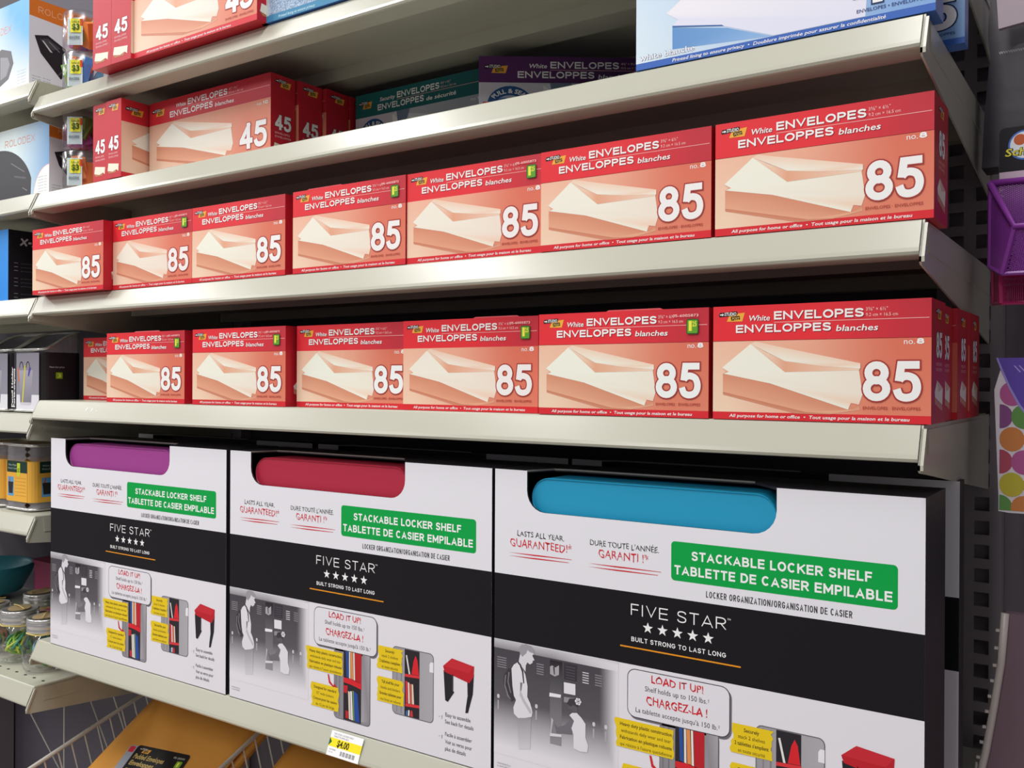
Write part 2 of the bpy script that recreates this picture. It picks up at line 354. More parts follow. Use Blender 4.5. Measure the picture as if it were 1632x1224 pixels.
def art45(hc='#d22e39', hc2='#b92c3a', first='White', last='blanches', kind='red'):
    a = Art(); Wd = 248
    a.rect(0, 0, Wd, 107, hc, 0)
    a.grid(0, 76, Wd, 107, 10, 1, lambda u, v: mix(hx(hc), hx(hc2), u), 1)
    if kind == 'red': a.grid(0, 7, Wd, 76, 12, 5, lambda u, v: mix(mix(hx('#efcdb4'), hx('#d8745c'), min(1, max(0, u*1.35-.1))*.92), hx('#dd957b'), v*.5), 1)
    else: a.grid(0, 7, Wd, 76, 12, 5, lambda u, v: mix(hx('#d5d3dc'), hx('#9aa2ad'), min(1, u*1.2)), 1)
    t = 0 if kind == 'red' else ['#efeef2', '#aeb4bf', '#8d96a5', '#cfd3da', '#e2e4ea']
    envs(a, 1.42, 1.1, t, 3, 4 if kind == 'red' else 30, 4)
    for s, u0, u1, v, h, b, sh in (('ENVELOPES', 84.3, 165.7, 93.2, 8, .028, 0), ('ENVELOPPES', 45.7, 136.6, 81.6, 8, .028, 0), (first, 50 if len(first) > 6 else 58.4, 80.1, 93.4, 5, .01, .2), (last, 140.9, 178 if len(last) < 10 else 196, 81.4, 5, .015, .2)):
        a.stext(s, u0, u1, v, h, W_, 4, .2) if s.isupper() else a.text(s, u0, u1, v, h, W_, 4, .012, sh)
    a.rect(84, 91, 246, 91.5, '#e8a8a6', 3)
    a.text('4⅛" × 9½"', 168, 186, 98, 2.8, '#f0c0bc', 3); a.text('10.5 cm × 24.1 cm', 168, 196, 93.4, 2.6, '#f0c0bc', 3)
    a.text('no.', 223, 233, 69, 4.4, W_, 6); a.stext('10', 234, 243, 69, 4.4, W_, 6, .24)
    if kind == 'red':
        a.stext('45', 190.3, 241.7, 17, 33, '#b04a42', 7, .2, .07, 2); a.stext('45', 190.3, 241.7, 17, 33, '#f7f4f6', 8, .2, .07)
        a.text('ENVELOPES · ENVELOPPES', 190, 242, 10.4, 2.4, '#a8483c', 7, .01)
        a.text('All purpose for home or office  •  Tout usage pour la maison et le bureau', 28, 200, 1.9, 2.7, W_, 3, .015, .2)
    else:
        a.rect(2, 7, 76, 75, '#cfcbd6', 7)
        E_ = lambda cu, cv, ru, rv, n=28: [(cu+ru*math.cos(2*math.pi*i/n), cv+rv*math.sin(2*math.pi*i/n)) for i in range(n)]
        a.poly(E_(37, 50, 27, 22), '#24548c', 8); a.poly(E_(37, 50, 16.5, 11), '#b9c3d6', 9)
        a.poly(E_(30, 52, 9, 6), '#3f77b8', 10)
        a.poly([(32, 44), (44, 46), (46, 53), (40, 57), (36, 54), (30, 50)], '#e9ecf2', 11)
        a.text('PULL & SEAL', 17, 57, 50, 5, W_, 10, .03, arc=(21, 13.5, 1)); a.text('TIREZ & COLLEZ', 17, 57, 50, 5, W_, 10, .03, arc=(21, 18.5, -1) if 0 else (21, 13.5, 1)) if 0 else None
        a.text('TIREZ & COLLEZ', 19, 55, 31.2, 4.6, W_, 10, .03)
        for x0, s in ((4, 'EASY'), (52, 'FACILE')):
            a.poly([(x0, 45), (x0+19, 45), (x0+21, 53), (x0+1, 53)], '#d8563a', 11); a.text(s, x0+2, x0+18, 46.8, 4.2, '#f2c9bd', 12, .03, .1)
        a.poly([(84, 76), (110, 76), (104, 62), (100, 48), (96, 40), (88, 52)], '#6d7c94', 9)
    logo(a, 6, 87, 1.25)
    return a
def end45(d):
    a = Art()
    a.rect(0, 0, 40, 107, '#bd2030', 0)
    logo(a, 7, 92, 1.15)
    a.stext('45', 6.8, 33.2, 38, 19, '#6d1420', 2, .2, .08, 1.2); a.stext('45', 6.8, 33.2, 38, 19, W_, 3, .2, .08)
    a.text('ENVELOPES', 7, 31, 32.6, 2.4, '#eec0c0', 3); a.text('ENVELOPPES', 7, 33, 28, 2.4, '#eec0c0', 3)
    a.poly([(4, 11), (6, 21), (34, 18), (33, 8), (28, 11), (18, 8.5)], '#efe2cf', 3); a.poly([(4, 10.5), (18, 8), (28, 10.5), (26, 7), (8, 7)], '#b77a4d', 3)
    return a.mesh('end_art', PR, d/40, 1)

# ------------------------------------------------------------------ the setting
fl = MB().box(-3.2, 4.6, -4.2, .62, -H-.04, -H); struct('floor', fl.me('floor', mat('grey_floor_tile', '#a8a39c', .35, 0, .06, 4)), None)
bp = MB().box(-1.30, 1.215, .376, .384, -H+.12, .86); struct('wall_back', bp.me('back_panel', BACK), None)
bp = MB().box(1.215, 2.40, .376, .384, -H+.12, .86); struct('wall_right', bp.me('back_panel', BACK2), None)
def upright(x, label):
    """slotted steel column: real square holes, two columns one inch apart"""
    b = bmesh.new(); z0 = .0758-.0254*48; n = 78
    xs = [-.030, -.0205, -.0059, .0059, .0205, .030]; hw = .0072
    for i in range(n):
        za = z0+i*.0254-.0127; zb, zc, zd = za+.0127-.0074, za+.0127+.0074, za+.0254
        for p, q, r_, t in ((-.030, .030, za, zb), (-.030, .030, zc, zd), (-.030, -.0205, zb, zc), (-.0060, .0060, zb, zc), (.0205, .030, zb, zc)):
            b.faces.new([b.verts.new(v) for v in ((p, 0, r_), (q, 0, r_), (q, 0, t), (p, 0, t))])
    o = thing('slotted_upright', label, 'upright', (x, .352, 0), group=None)
    bmesh.ops.remove_doubles(b, verts=b.verts, dist=1e-5)
    g = bmesh.ops.extrude_face_region(b, geom=b.faces[:]); bmesh.ops.translate(b, vec=(0, .002, 0), verts=[v for v in g['geom'] if isinstance(v, bmesh.types.BMVert)])
    bmesh.ops.recalc_face_normals(b, faces=b.faces)
    me = D.meshes.new('face'); b.to_mesh(me); b.free(); ob('slotted_face', me, o, UPR)
    zt = z0+(n-1)*.0254+.0127
    ob('channel', MB().box(-.032, -.030, 0, .022, -H, zt).box(.030, .032, 0, .022, -H, zt).box(-.030, .030, .012, .014, -H, zt).me('channel', UPR, HOLE), o)
    return o
upright(1.2010, 'dark grey slotted steel column at the right end of the shelves')
upright(-.007, 'dark grey slotted steel column between the two bays of shelves')

def lip_profile(h=.026):
    # front channel of the shelf, (y, z): leans outwards towards its lower edge
    return [(.010, 0), (.001, 0), (-.0008, -.0012), (-.0105, -h+.004), (-.0116, -h+.0008), (-.0105, -h-.0014), (-.0085, -h-.0020), (.018, -h-.0020), (.018, -h+.0006), (-.006, -h+.0010), (.0035, -.003), (.010, -.003)]
def shelf(x0, x1, z, label, depth=.345, h=.026, br=(1, 1), brk=(-.0335, -.069), holes=False, lean=1):
    o = thing('metal_shelf', label, 'shelf', (x0, 0, z))
    L = x1-x0
    ob('front_lip', MB().prism(lip_profile(h), .0005, L-.0005).me('lip', BEIGE), o)
    d = MB().box(.0005, L-.0005, .010, depth, -.003, 0)
    d.box(.0005, L-.0005, .030, .032, -.016, -.003).box(.0005, L-.0005, .150, .19, -.020, -.003).box(.0005, L-.0005, depth-.02, depth, -.020, -.003)
    if holes:
        for i in range(int(L/.0254)):
            for j in range(3):
                cx, cy = .014+i*.0254, .022+j*.1
                d.prism([(cx+.0032*math.cos(2*math.pi*q/10), cy+.0022*math.sin(2*math.pi*q/10)) for q in range(10)], -.0002, .0003, 'z', 1)
    ob('deck', d.me('deck', BEIGE, HOLE), o)
    for side, x in enumerate((-.0035, L)):
        if not br[side]: continue
        ft, bk = brk
        m = MB().prism([(.0, -.0005), (-.0010, -.003), (-.0135, ft+.004), (-.0135, ft), (-.010, ft-.002), (depth+.01, bk-.012), (depth+.012, -.001)], x, x+.0016)
        m.prism([(-.001, -.003), (-.0135, ft+.004), (-.0135, ft), (-.0105, ft+.001), (-.0105, ft+.004), (.0015, -.003)], x, x+.0038)
        m.prism([(.012, -.004), (.014, -.024), (depth, -.030), (depth, -.004)], x+(.0016 if side else -.001), x+(.0026 if side else 0))
        ob('end_bracket', m.bevel(.0004, 1).me('bracket', BEIGE), o)
    return o
def scuff(shelf_, pts):
    a = Art()
    for u, v in pts: a.poly([(u, v), (u+2.6, v+.3), (u+5.2, v+6.5), (u+3.4, v+6.8)], '#f4f3ee', 0)
    e = ob('scuff_mark', a.mesh('scuff', PM), shelf_, None, (0, -.0108, -.0245), (R(-22), 0, 0))
Zs = {1: .4212, 2: .2768, 3: .1233, 4: -.0305, 5: -.3865}
shelf(0, 1.219, Zs[1], 'beige metal shelf, topmost of the long bay, over the dark gap')
shelf(0, 1.219, Zs[2], 'beige metal shelf, second from the top of the long bay, under the blue carton')
shelf(0, 1.219, Zs[3], 'beige metal shelf carrying the upper row of red number 8 envelope boxes')
s4 = shelf(0, 1.219, Zs[4], 'beige metal shelf carrying the lower row of red number 8 envelope boxes')
scuff(s4, [(128, 11), (141, 10), (152, 7), (160, 6)])
s5 = shelf(0, 1.219, Zs[5], 'beige metal shelf under the locker shelf cartons, with the yellow price label', br=(1, 1))
XL = -.93
for z, t, hh in ((.4470, 'uppermost metal shelf of the left bay, cut by the frame', 0), (.2786, 'left bay metal shelf under the carton with the rounded black tray picture', 0), (.1225, 'left bay metal shelf under the blue and black carton', 0),
              (-.0520, 'left bay metal shelf under the wire mesh pencil cups', 0), (-.2045, 'left bay metal shelf under the square wire mesh caddies', 0), (-.4585, 'perforated left bay metal shelf under the glass jars', 1)):
    shelf(XL, -.0125 if z not in (.2786, .1225) else -.010, z, t, h=.0265, brk=(-.036, -.06), holes=bool(hh))
# dark kick panel and lower deck of the gondola
struct('trim_1', MB().box(-1.3, 2.4, .30, .372, -H, -H+.14).me('base', UPR), None)

# ------------------------------------------------------------------ price label on the bottom shelf
a = Art(); a.rect(0, 0, 51, 26, '#eeebea', 0); a.rect(0, 9.5, 51, 18.5, '#f4d925', 1); a.poly([(0, 9.8), (4.2, 14.2), (0, 18.4)], '#1d5a33', 2)
a.text('$4.00', 13, 32, 10.6, 6.6, '#33260a', 2, .03)
a.text('FIVE STAR LOCKER SHELF', 5, 36, 22.3, 1.7, '#8a8690', 2); a.text('TABLETTE EMPILABLE', 5, 29, 19.6, 1.6, '#8a8690', 2)
a.text('667888', 3, 13, 6.0, 1.4, '#8a8690', 2); a.text('12-4', 3, 9, 3.2, 1.4, '#8a8690', 2)
for i in range(24):
    if i % 5 != 3: a.rect(21+i, 2.5, 21.5+i, 7.2, '#55505a', 2)
lb = ob('price_label', a.mesh('price_label', PM, .94, 1), None, None, (.6035, -.0014, Zs[5]-.0262)); lb.rotation_euler = (R(-22), 0, 0)
lb['label'] = 'white and yellow $4.00 price label on the bottom shelf edge'; lb['category'] = 'label'; lb.location = (.6110, -.0128, Zs[5]-.0258)

# ------------------------------------------------------------------ red number 8 envelope boxes
BW, BH, BD = .171, .0944, .0572
def carton_mesh(w_, d, h, m, bev=.0008): return MB().box(0, w_, 0, d, 0, h).bevel(bev, 1).me('carton', m)
car85 = carton_mesh(BW, BD, BH, RED); f85 = art85().mesh('front_art'); e85 = side85()
tg = Art(); tg.poly(rrect(0, 0, 11, 13, 1.5), '#1f5a2a', 0); tg.poly(rrect(.8, .8, 10.2, 12.2, 1), '#5d9a2c', 1); tg.text('1', 2.2, 5, 3, 8, '#e6e14a', 2, .03); tg.text('25', 5.4, 9.4, 6.6, 4.2, '#e6e14a', 2, .02)
tg.text('05-6005873', -13, 11, 15, 2.2, '#f0c0bc', 1, .01); tagm = tg.mesh('tag_art')
flapm = MB().prism([(0, 0), (.06, 0), (.055, .0022), (.004, .0022)], 0, .0006, 'y').me('flap', RED)
def box85(x, y, z, label, tag=False, rz=0, tint=1, grp='red number 8 envelope boxes, 85 count', flap=None, ends=True):
    o = thing('envelope_box', label, 'box', (x, y, z), rz, grp)
    c = ob('carton', car85, o); f = ob('front_print', f85, o); f.color = (1, tint, tint*.97, 1)
    ob('end_print', e85, o, None, (BW, 0, 0), (0, 0, R(90)))
    if tag: ob('price_tag', tagm, o, None, (.151, -.0011, .072))
    if flap is not None: ob('tuck_flap', flapm, o, None, (flap, .001, BH-.0008), (R(-12), 0, 0))
    return o
z3, z4 = Zs[3]+.0003, Zs[4]+.0003
g3, g4 = 'red number 8 envelope boxes on the upper shelf', 'red number 8 envelope boxes on the lower shelf'
rz1 = R(1.5)
box85(.0135, -.0185, z3, 'red envelope box jutting out at the left end of the upper row, right end showing', rz=rz1, grp=g3)
box85(.1855, 0, z3, 'second red envelope box from the left in the upper row, glare on its header', True, tint=.93, grp=g3)
box85(.3570, 0, z3, 'third red envelope box from the left in the upper row, no price tag', tint=1.0, grp=g3)
box85(.5410, 0, z3, 'fourth red envelope box from the left in the upper row, with green price tag', True, tint=.97, grp=g3, flap=.02)
box85(.7130, .0015, z3, 'fifth red envelope box in the upper row, tag at its header, third from the right', True, tint=.95, grp=g3)
box85(.8810, 0, z3, 'second red envelope box from the right in the upper row', tint=.98, grp=g3)
box85(1.0556, 0, z3, 'rightmost red envelope box in the upper row, end panel reading 85', tint=1.0, grp=g3)
box85(.0045, .0665, z4, 'red envelope box set back in shade at the left end of the lower row', grp=g4, tint=1.0)
box85(.1700, .001, z4, 'red envelope box first in the front of the lower row, overlapping the set-back one', True, grp=g4, flap=.06)
box85(.3580, .0005, z4, 'third red envelope box from the left in the lower row, with price tag', True, grp=g4)
box85(.5345, .013, z4, 'fourth red envelope box in the lower row, untagged, slightly set back beside a gap', tint=1.03, grp=g4)
box85(.7020, .009, z4, 'fifth red envelope box in the lower row, tagged and creased at its right edge', True, tint=.96, grp=g4, flap=.09)
box85(.8795, 0, z4, 'second red envelope box from the right in the lower row, lifted top flap', True, tint=1.03, grp=g4, flap=.07)
box85(1.0545, 0, z4, 'rightmost front red envelope box in the lower row, nearest the slotted column', tint=1.0, grp=g4)
for k, (dx, t) in enumerate(((-.004, 'red envelope box directly behind the rightmost one of the lower row'), (.0, 'red envelope box third back in the stack at the right end of the lower row'), (.0012, 'rearmost red envelope box at the right end of the lower row'))):
    box85(1.0545+dx, (k+1)*.0580, z4, t, grp=g4)
# second rank seen through the gaps of the lower row
box85(.3300, .0625, z4, 'red envelope box in the second rank, glimpsed behind the third one of the lower row', grp=g4)
box85(.5060, .0720, z4, 'red envelope box in the second rank, glimpsed through the gap in the lower row', grp=g4)

# ------------------------------------------------------------------ number 10 envelope boxes
A45 = art45(); f45 = A45.mesh('front_art'); h45 = .107
def box45(x, y, z, d, rz, label, grp, fm=None, m=RED, em=None, w_=.248, ends=True):
    o = thing('envelope_box', label, 'box', (x, y, z), rz, grp)
    ob('carton', carton_mesh(w_, d, h45, m), o); ob('front_print', fm or f45, o)
    if ends:
        e = em or end45(d*1000)
        ob('end_print', e, o, None, (w_, 0, 0), (0, 0, R(90))); ob('end_print', e, o, None, (0, d, 0), (0, 0, R(-90)))
    return o
zz2, zz1 = Zs[2]+.0003, Zs[1]+.0003
gA, gB = 'red number 10 envelope boxes on the second shelf', 'red number 10 envelope boxes on the top shelf'
# boxes lying end-on: local front looks towards +x
box45(.1345+.0350, .001, zz2, .0345, R(90), 'red 45 count box standing end-on, beside the clear jars, second shelf', gA)
box45(.2045, -.001, zz2, .0345, R(90), 'red 45 count box end-on with its long face beside the front-facing box, second shelf', gA)
box45(.2135, -.022, zz1, .0425, R(90), 'red 45 count box standing end-on, beside the clear jars, top shelf', gB)
box45(.2575, -.022, zz1, .0435, R(90), 'red 45 count box end-on next to the front-facing one, top shelf', gB)
box45(.2085, .040, zz2, .040, 0, 'red 45 count box facing front on the second shelf', gA)
for k, (dx, t) in enumerate(((.004, 'second red 45 count box back in the stack on the second shelf'), (.010, 'third red 45 count box back in the stack on the second shelf, in shade'), (.012, 'rearmost red 45 count box in the stack on the second shelf, darkest'))):
    box45(.2085+dx, .040+.0425*(k+1), zz2, .0405, 0, t, gA)
box45(.2585, -.018, zz1, .043, 0, 'red 45 count box facing front on the top shelf, cut by the frame', gB, A45.mesh('front_art', PR, .968), w_=.240)
ft = art45('#1d6b6c', '#14585c', 'Security', 'de sécurité', 'cool')
box45(.4745, .172, zz2, .040, 0, 'dark teal security envelope box deep in the shade of the second shelf', 'cool coloured envelope boxes at the back', ft.mesh('front_art', PR, .87), TEAL, w_=.2158, ends=False)
fp = art45('#5b2b66', '#43234f', 'White', 'blanches', 'cool')
pb = box45(.7060, .137, zz2, .040, R(35.5), 'purple white-envelope box turned askew behind the big blue box', 'cool coloured envelope boxes at the back', fp.mesh('front_art'), PURP, w_=.248, ends=False)

def artblue(digits='45'):
    a = Art()
    a.rect(0, 0, 246, 110, '#3a63b4', 0)
    a.grid(0, 6, 246, 110, 12, 6, lambda u, v: mix(mix(hx('#d3e2f3'), hx('#7fa5d6'), min(1, u*1.1)), hx('#b9cfec'), v*.6), 1)
    a.grid(0, 80, 246, 110, 2, 1, lambda u, v: hx('#3a63b4'), 2)
    a.poly([(34.8, 33), (84.7, 21.8), (122, 6.4), (34.9, 13)], [hx('#5f8fc6'), hx('#6f9ccd'), hx('#8db2dc'), hx('#5f8fc6')], 2)
    a.poly([(29.3, 47.1), (70, 76), (200, 70), (196, 6.4), (124, 6.4), (81.8, 24), (34.7, 34), (40, 39)], [hx('#e6e4ef')]*3+[hx('#d9daea')]*5, 3)
    a.poly([(34.7, 33.2), (81.8, 24), (80, 25.5), (35, 34.6)], '#39639f', 4)
    a.poly([(70, 76), (120, 40), (200, 52), (200, 70)], '#cfd3e6', 4)
    a.text('white blanche', 3.5, 55.5, 8.2, 5, '#4a6aa0', 4, .035); a.text('white blanche', 3.5, 55.5, 8.2, 5, '#f3f4f8', 5, .012)
    a.text('Printed lining to ensure privacy  •  Doublure imprimée pour assurer la confidentialité', 34.9, 210.9, 1.5, 2.9, W_, 4, .012, .2)
    a.text('ENVELOPES • ENVELOPPES', 189.5, 239, 10, 2.7, '#2c4277', 6, .01)
    a.stext(digits, 188, 240, 15.8, 34, '#20335f', 7, .215, .05, 2.4); a.stext(digits, 188, 240, 15.8, 34, '#f2f0f5', 8, .215, .05)
    logo(a, 8, 90, 1.2)
    a.stext('ENVELOPES', 90, 170, 95, 8, W_, 4, .2); a.stext('ENVELOPPES', 50, 140, 84, 8, W_, 4, .2)
    return a
AB = artblue()
def bluebox(x, y, z, label, w_=.246, d=.0805, h=.110, grp='big blue envelope boxes'):
    o = thing('envelope_box', label, 'box', (x, y, z), 0, grp)
    ob('carton', carton_mesh(w_, d, h, BLUE), o); ob('front_print', AB.mesh('front_art', PR, 1, h/.110), o); return o
bluebox(.9812, -.001, zz2, 'large blue printed-lining envelope box at the right front of the second shelf', d=.031, h=.104)
bluebox(.9885, .083, zz2, 'large blue envelope box behind the front one, overhanging the shelf end', d=.018, h=.092)
# patterned security box on the top shelf
a = Art(); a.rect(0, 0, 248, 107, '#3f86ad', 0); a.rect(0, 7.5, 14, 107, '#b8c6cc', 1)
rnd = random.Random(3)
bc, wc = hx('#3d6f9c'), hx('#c7d6e4')
vals = [[rnd.random() for _ in range(130)] for _ in range(61)]
a.grid(14, 8, 120, 60, 120, 58, lambda u, v: mix(bc, wc, vals[int(v*58+.5)][int(u*120+.5)]), 1)
a.text('Printed lining to ensure privacy', 30, 90, 2, 3, '#bfe0ee', 2, .012, .2); a.grid(120, 8, 248, 100, 6, 4, bgfn('#c9dcea', '#8db3cf', '#dfe9f2', '#9dbdd4'), 1)
o = thing('envelope_box', 'blue security-pattern envelope box beside the red one on the top shelf', 'box', (.4895, -.004, zz1)); ob('carton', carton_mesh(.248, .045, .107, BLUE), o); ob('front_print', a.mesh('front_art'), o)

# ------------------------------------------------------------------ locker shelf cartons
LW, LH, LD = .3930, .3010, .0835
HAND = '#c8242c'; INK = '#2c292d'
def artlocker():
    a = Art(); N = (37.5, 280.5, 262.0)        # notch: left, right, bottom
    def below(c, l=0):
        r = 20; pts = [(0, 135), (LW*1000, 135), (LW*1000, 301), (N[1], 301)]
        pts += [(N[1]-r+r*math.cos(R(t)), N[2]+r+r*math.sin(R(t))) for t in range(0, -91, -15)]
        pts += [(N[0]+r-r*math.sin(R(t)), N[2]+r-r*math.cos(R(t))) for t in range(0, 91, 15)]
        pts += [(N[0], 301), (0, 301)]; a.poly(pts, c, l)
    below('#dedde3'); a.rect(0, 0, 393, 135.5, '#dedbe1', 0); a.rect(0, 134.5, 393, 199, '#141216', 1)
    a.rect(0, 0, 393, .5, '#55525a', 1)
    a.poly(rrect(187.8, 214.7, 373.8, 248.7, 3.5), '#049c44', 1)
    a.stext('STACKABLE LOCKER SHELF', 206.7, 355, 233.6, 7.9, '#f2f6f2', 2, .2, .16); a.stext('TABLETTE DE CASIER EMPILABLE', 190.9, 369.9, 220.2, 8, '#f2f6f2', 2, .2, .16)
    a.stext('LOCKER ORGANIZATION/ORGANISATION DE CASIER', 220.1, 340.4, 203.8, 5.4, INK, 2, .13, .28)
    a.stext('FIVE STAR', 149.1, 238, 178.8, 10.1, W_, 2, .1, .24); a.text('TM', 239, 242, 187.2, 1.6, W_, 2)
    for i in range(5):
        cx, cy = 165.8+14.1*i, 169.3
        a.poly([(cx+(5.2 if k % 2 == 0 else 2.1)*math.sin(k*math.pi/5), cy+(5.2 if k % 2 == 0 else 2.1)*math.cos(k*math.pi/5)) for k in range(10)], W_, 2)
    a.stext('BUILT STRONG TO LAST LONG', 149.7, 238.1, 155.4, 4.1, W_, 2, .17, .2)
    a.rect(138.6, 149.2, 251, 150.5, '#e08f1f', 2)
    for s, u0, u1, v, h, c in (('LASTS ALL YEAR.', 26.6, 79.4, 237.5, 4.9, INK), ('GUARANTEED!*', 18.2, 87.4, 227, 7.2, HAND), ("DURE TOUTE L'ANNÉE.", 107.1, 176, 236.8, 5.0, INK), ('GARANTI !*', 115.9, 165.9, 226.5, 7.2, HAND)):
        a.text(s, u0, u1, v, h, c, 2, .0, 0, .09)
    for u0, u1, v in ((16.3, 87.4, 220.6), (104.6, 178.4, 219.9)):
        for dv, e in ((0, 0), (-3.1, 3)):
            a.poly([(u0, v+dv), (u0+(u1-u0)*.4, v+dv-.6), (u1-e, v+dv+.2), (u1-e, v+dv+.6), (u0+(u1-u0)*.5, v+dv+.7)], HAND, 2)
    # callout bubble
    a.poly(rrect(147.6, 86.4, 243.4, 129.6, 8), '#6c6970', 3); a.poly(rrect(146, 88, 242, 131.2, 8), '#3b383e', 4); a.poly(rrect(146.7, 88.7, 241.3, 130.5, 7.4), '#dddbe1', 5)
    a.text('LOAD IT UP!', 169.6, 218.2, 121.4, 6.2, HAND, 6, .012, 0, .09); a.text('Shelf holds up to 150 lbs.', 163.5, 221.5, 113.4, 4.4, INK, 6, .0)
    a.text('CHARGEZ-LA !', 164.7, 221.9, 101.8, 7, HAND, 6, .012, 0, .09); a.text("La tablette accepte jusqu'à 150 lb.", 154.5, 231, 93.2, 4.2, INK, 6, 0)
    a.text('†', 222.2, 223.7, 115.5, 2.2, INK, 6); a.text('†', 231.6, 233.2, 95.4, 2.2, INK, 6)
    # black and white hallway photograph, printed so that it fades out below and at its right side
    wht = hx('#dedbe1')
    def hall(u, v):
        g = mix(hx('#5d5a5f'), hx('#47444a'), max(0, min(1, v*1.6-.5))); g = mix(g, hx('#7d7a80'), max(0, .5-v)*.9)
        t = max(0, (.52-v)/.44); s = max(0, (u-.86)/.13); return mix(g, wht, min(1, max(t**1.1, s**1.3)))
    a.grid(0, 22, 137, 127, 44, 34, hall, 2)
    a.grid(0, 125.6, 137, 134.6, 20, 2, lambda u, v: mix(mix(hx('#8c898e'), hx('#c2c0c5'), v), wht, max(0, (u-.5)*2)), 3)
    a.poly([(0, 134.5), (60, 134.5), (137, 134.5), (137, 132.5), (60, 133.4)], '#cfcdd3', 4)
    for u0, v0, w1 in ((3.6, 107, 11), (49.5, 108, 8), (99.8, 108.8, 6.6), (113, 108.8, 7)):
        for k in range(5): a.rect(u0, v0+k*2.3, u0+w1, v0+k*2.3+.9, '#c9c7cc' if 90 < u0 < 110 else '#88858b', 3)
    a.poly([(64.4, 124), (78, 124), (77.6, 45), (65, 45)], [hx('#262329')]*2+[hx('#8d8a90')]*2, 3)
    a.poly([(80, 123.8), (94.2, 123.8), (93.8, 108.7), (80, 108.7)], '#37343a', 3)
    for k in range(5): a.rect(82, 110+k*2.6, 92, 110.7+k*2.6, '#55525a', 4)
    a.poly([(64.6, 117.7), (66.9, 119.1), (70.4, 117.6), (74.4, 120.4), (74.5, 111.5), (69.9, 109.2), (64.7, 110.7)], '#a5a2a8', 4)
    a.poly([(68, 118), (69.6, 118), (70, 111), (69, 111)], '#3a373d', 5)
    a.poly([(79.9, 105.7), (92.3, 106), (92.4, 95.8), (80, 95.4)], '#dcdae0', 4); a.poly([(64.2, 92.9), (76.9, 93.3), (76.3, 90.3), (63.9, 89.3)], '#e4e2e8', 4)
    a.poly([(80, 92), (92, 93), (91, 88), (80, 87)], '#8f8c92', 4)
    for u0, v0 in ((4.2, 65.3), (48.5, 64), (111, 60), (123.5, 60)):
        a.rect(u0, v0, u0+1.6, v0+9, '#a9a6ac', 3); a.poly(rrect(u0-.5, v0+11, u0+2.4, v0+15, 1.3, 3), '#c9c6cc', 3)
    # pupil with a backpack
    a.poly([(17.4, 107.8), (11.8, 100.2), (11.3, 90.9), (15, 81.4), (21.2, 75.5), (26, 80), (24, 90.8), (22.7, 107.8)], '#3b383e', 4)
    for pts in ([(13, 100), (14.5, 101), (13.4, 91), (17, 82), (21, 77), (16, 80), (12.2, 90)], [(17, 104), (18.4, 104), (17.2, 95), (20.5, 84), (19.4, 84), (16, 94)]): a.poly(pts, '#7b787e', 5)
    a.poly([(27.4, 63), (43.7, 66), (42.7, 34.6), (29.4, 31.6)], [hx('#8f8c92')]*2+[hx('#cdcbd0')]*2, 5)
    a.poly([(29, 116.4), (30.7, 123.8), (30.3, 128.8), (31.3, 132), (34.9, 133.6), (42.7, 132.8), (46.3, 129.9), (46.3, 126.4), (44.9, 124), (47.2, 120.6), (45.2, 119.6), (45, 117.6), (41.9, 115.6), (39, 117), (37.3, 113.8), (36.9, 107.7), (32.6, 112)], '#d3d1d7', 5)
    a.poly([(30.7, 123.8), (29.2, 129.4), (32.5, 133.3), (37.3, 134.4), (43.3, 133.4), (46.9, 130), (46.3, 126.9), (42.2, 127.3), (39.2, 129), (37.4, 125.4), (35.2, 123.5), (33.5, 121.5)], '#98959b', 6)
    a.poly([(44.6, 125.3), (46.3, 125.1), (46.2, 124.5), (44.4, 124.8)], '#55525a', 7); a.poly([(44.4, 118.6), (46, 118.8), (46, 118.3)], '#77747a', 7)
    a.poly([(27.7, 115.2), (23.5, 112.4), (20.7, 107.9), (22, 90.8), (23.7, 82), (26.1, 78.4), (23.1, 70.7), (23.8, 64.8), (28.7, 61.5), (37.1, 63.3), (44.3, 66), (45.1, 70.2), (44.3, 74), (42.4, 78.6), (39.1, 84), (39.4, 94.1), (36.9, 104.7), (32.6, 112)], '#dad8de', 6)
    a.poly([(27.1, 115.6), (31.4, 114.3), (34.5, 108.3), (35.7, 96.5), (34.5, 96), (32.9, 107), (30.2, 112.6)], '#38353b', 7)
    a.poly([(31.5, 96), (33.4, 95.7), (32.2, 87), (36.4, 80.2), (43.6, 72), (43.9, 68.5), (41.8, 69), (34, 78.4), (30.3, 84)], '#bab7bd', 7); a.poly([(31, 96.4), (33.6, 96.6), (32.2, 89), (31, 88)], '#77747a', 8)
    # kneeling pupil with a flower in the hair
    a.poly([(86.7, 71.8), (81, 65.8), (73, 62.1), (69.6, 65.3), (68.4, 70), (70, 63), (72.2, 56.4), (89, 58.6), (89.6, 64.5), (91.2, 73)], '#6d6a70', 5)
    a.poly([(65, 54.9), (77.7, 56.2), (77.7, 53.8), (65, 52)], '#d5d3d9', 6); a.poly([(65, 55), (66.4, 55), (68.6, 68), (66.4, 70)], '#b5b2b8', 5)
    a.poly([(83.2, 86.7), (86.6, 91.3), (92.2, 92.4), (95.6, 89.2), (94.5, 85.1), (94.6, 79.8), (90, 77.4), (88.9, 81.5), (84.9, 81.6)], '#5b585e', 5)
    a.poly([(83, 86), (86, 91.5), (92, 92.8), (95.8, 89), (94.5, 85), (90, 86.5), (87.6, 84.4)], '#3f3c42', 6)
    for k in range(6):
        t = k*math.pi/3; cx, cy = 95.4+2.1*math.cos(t), 90.6+2.1*math.sin(t)
        a.poly([(cx+1.5*math.cos(q), cy+1.5*math.sin(q)) for q in [j*math.pi/3 for j in range(6)]], '#dddbe1', 7)
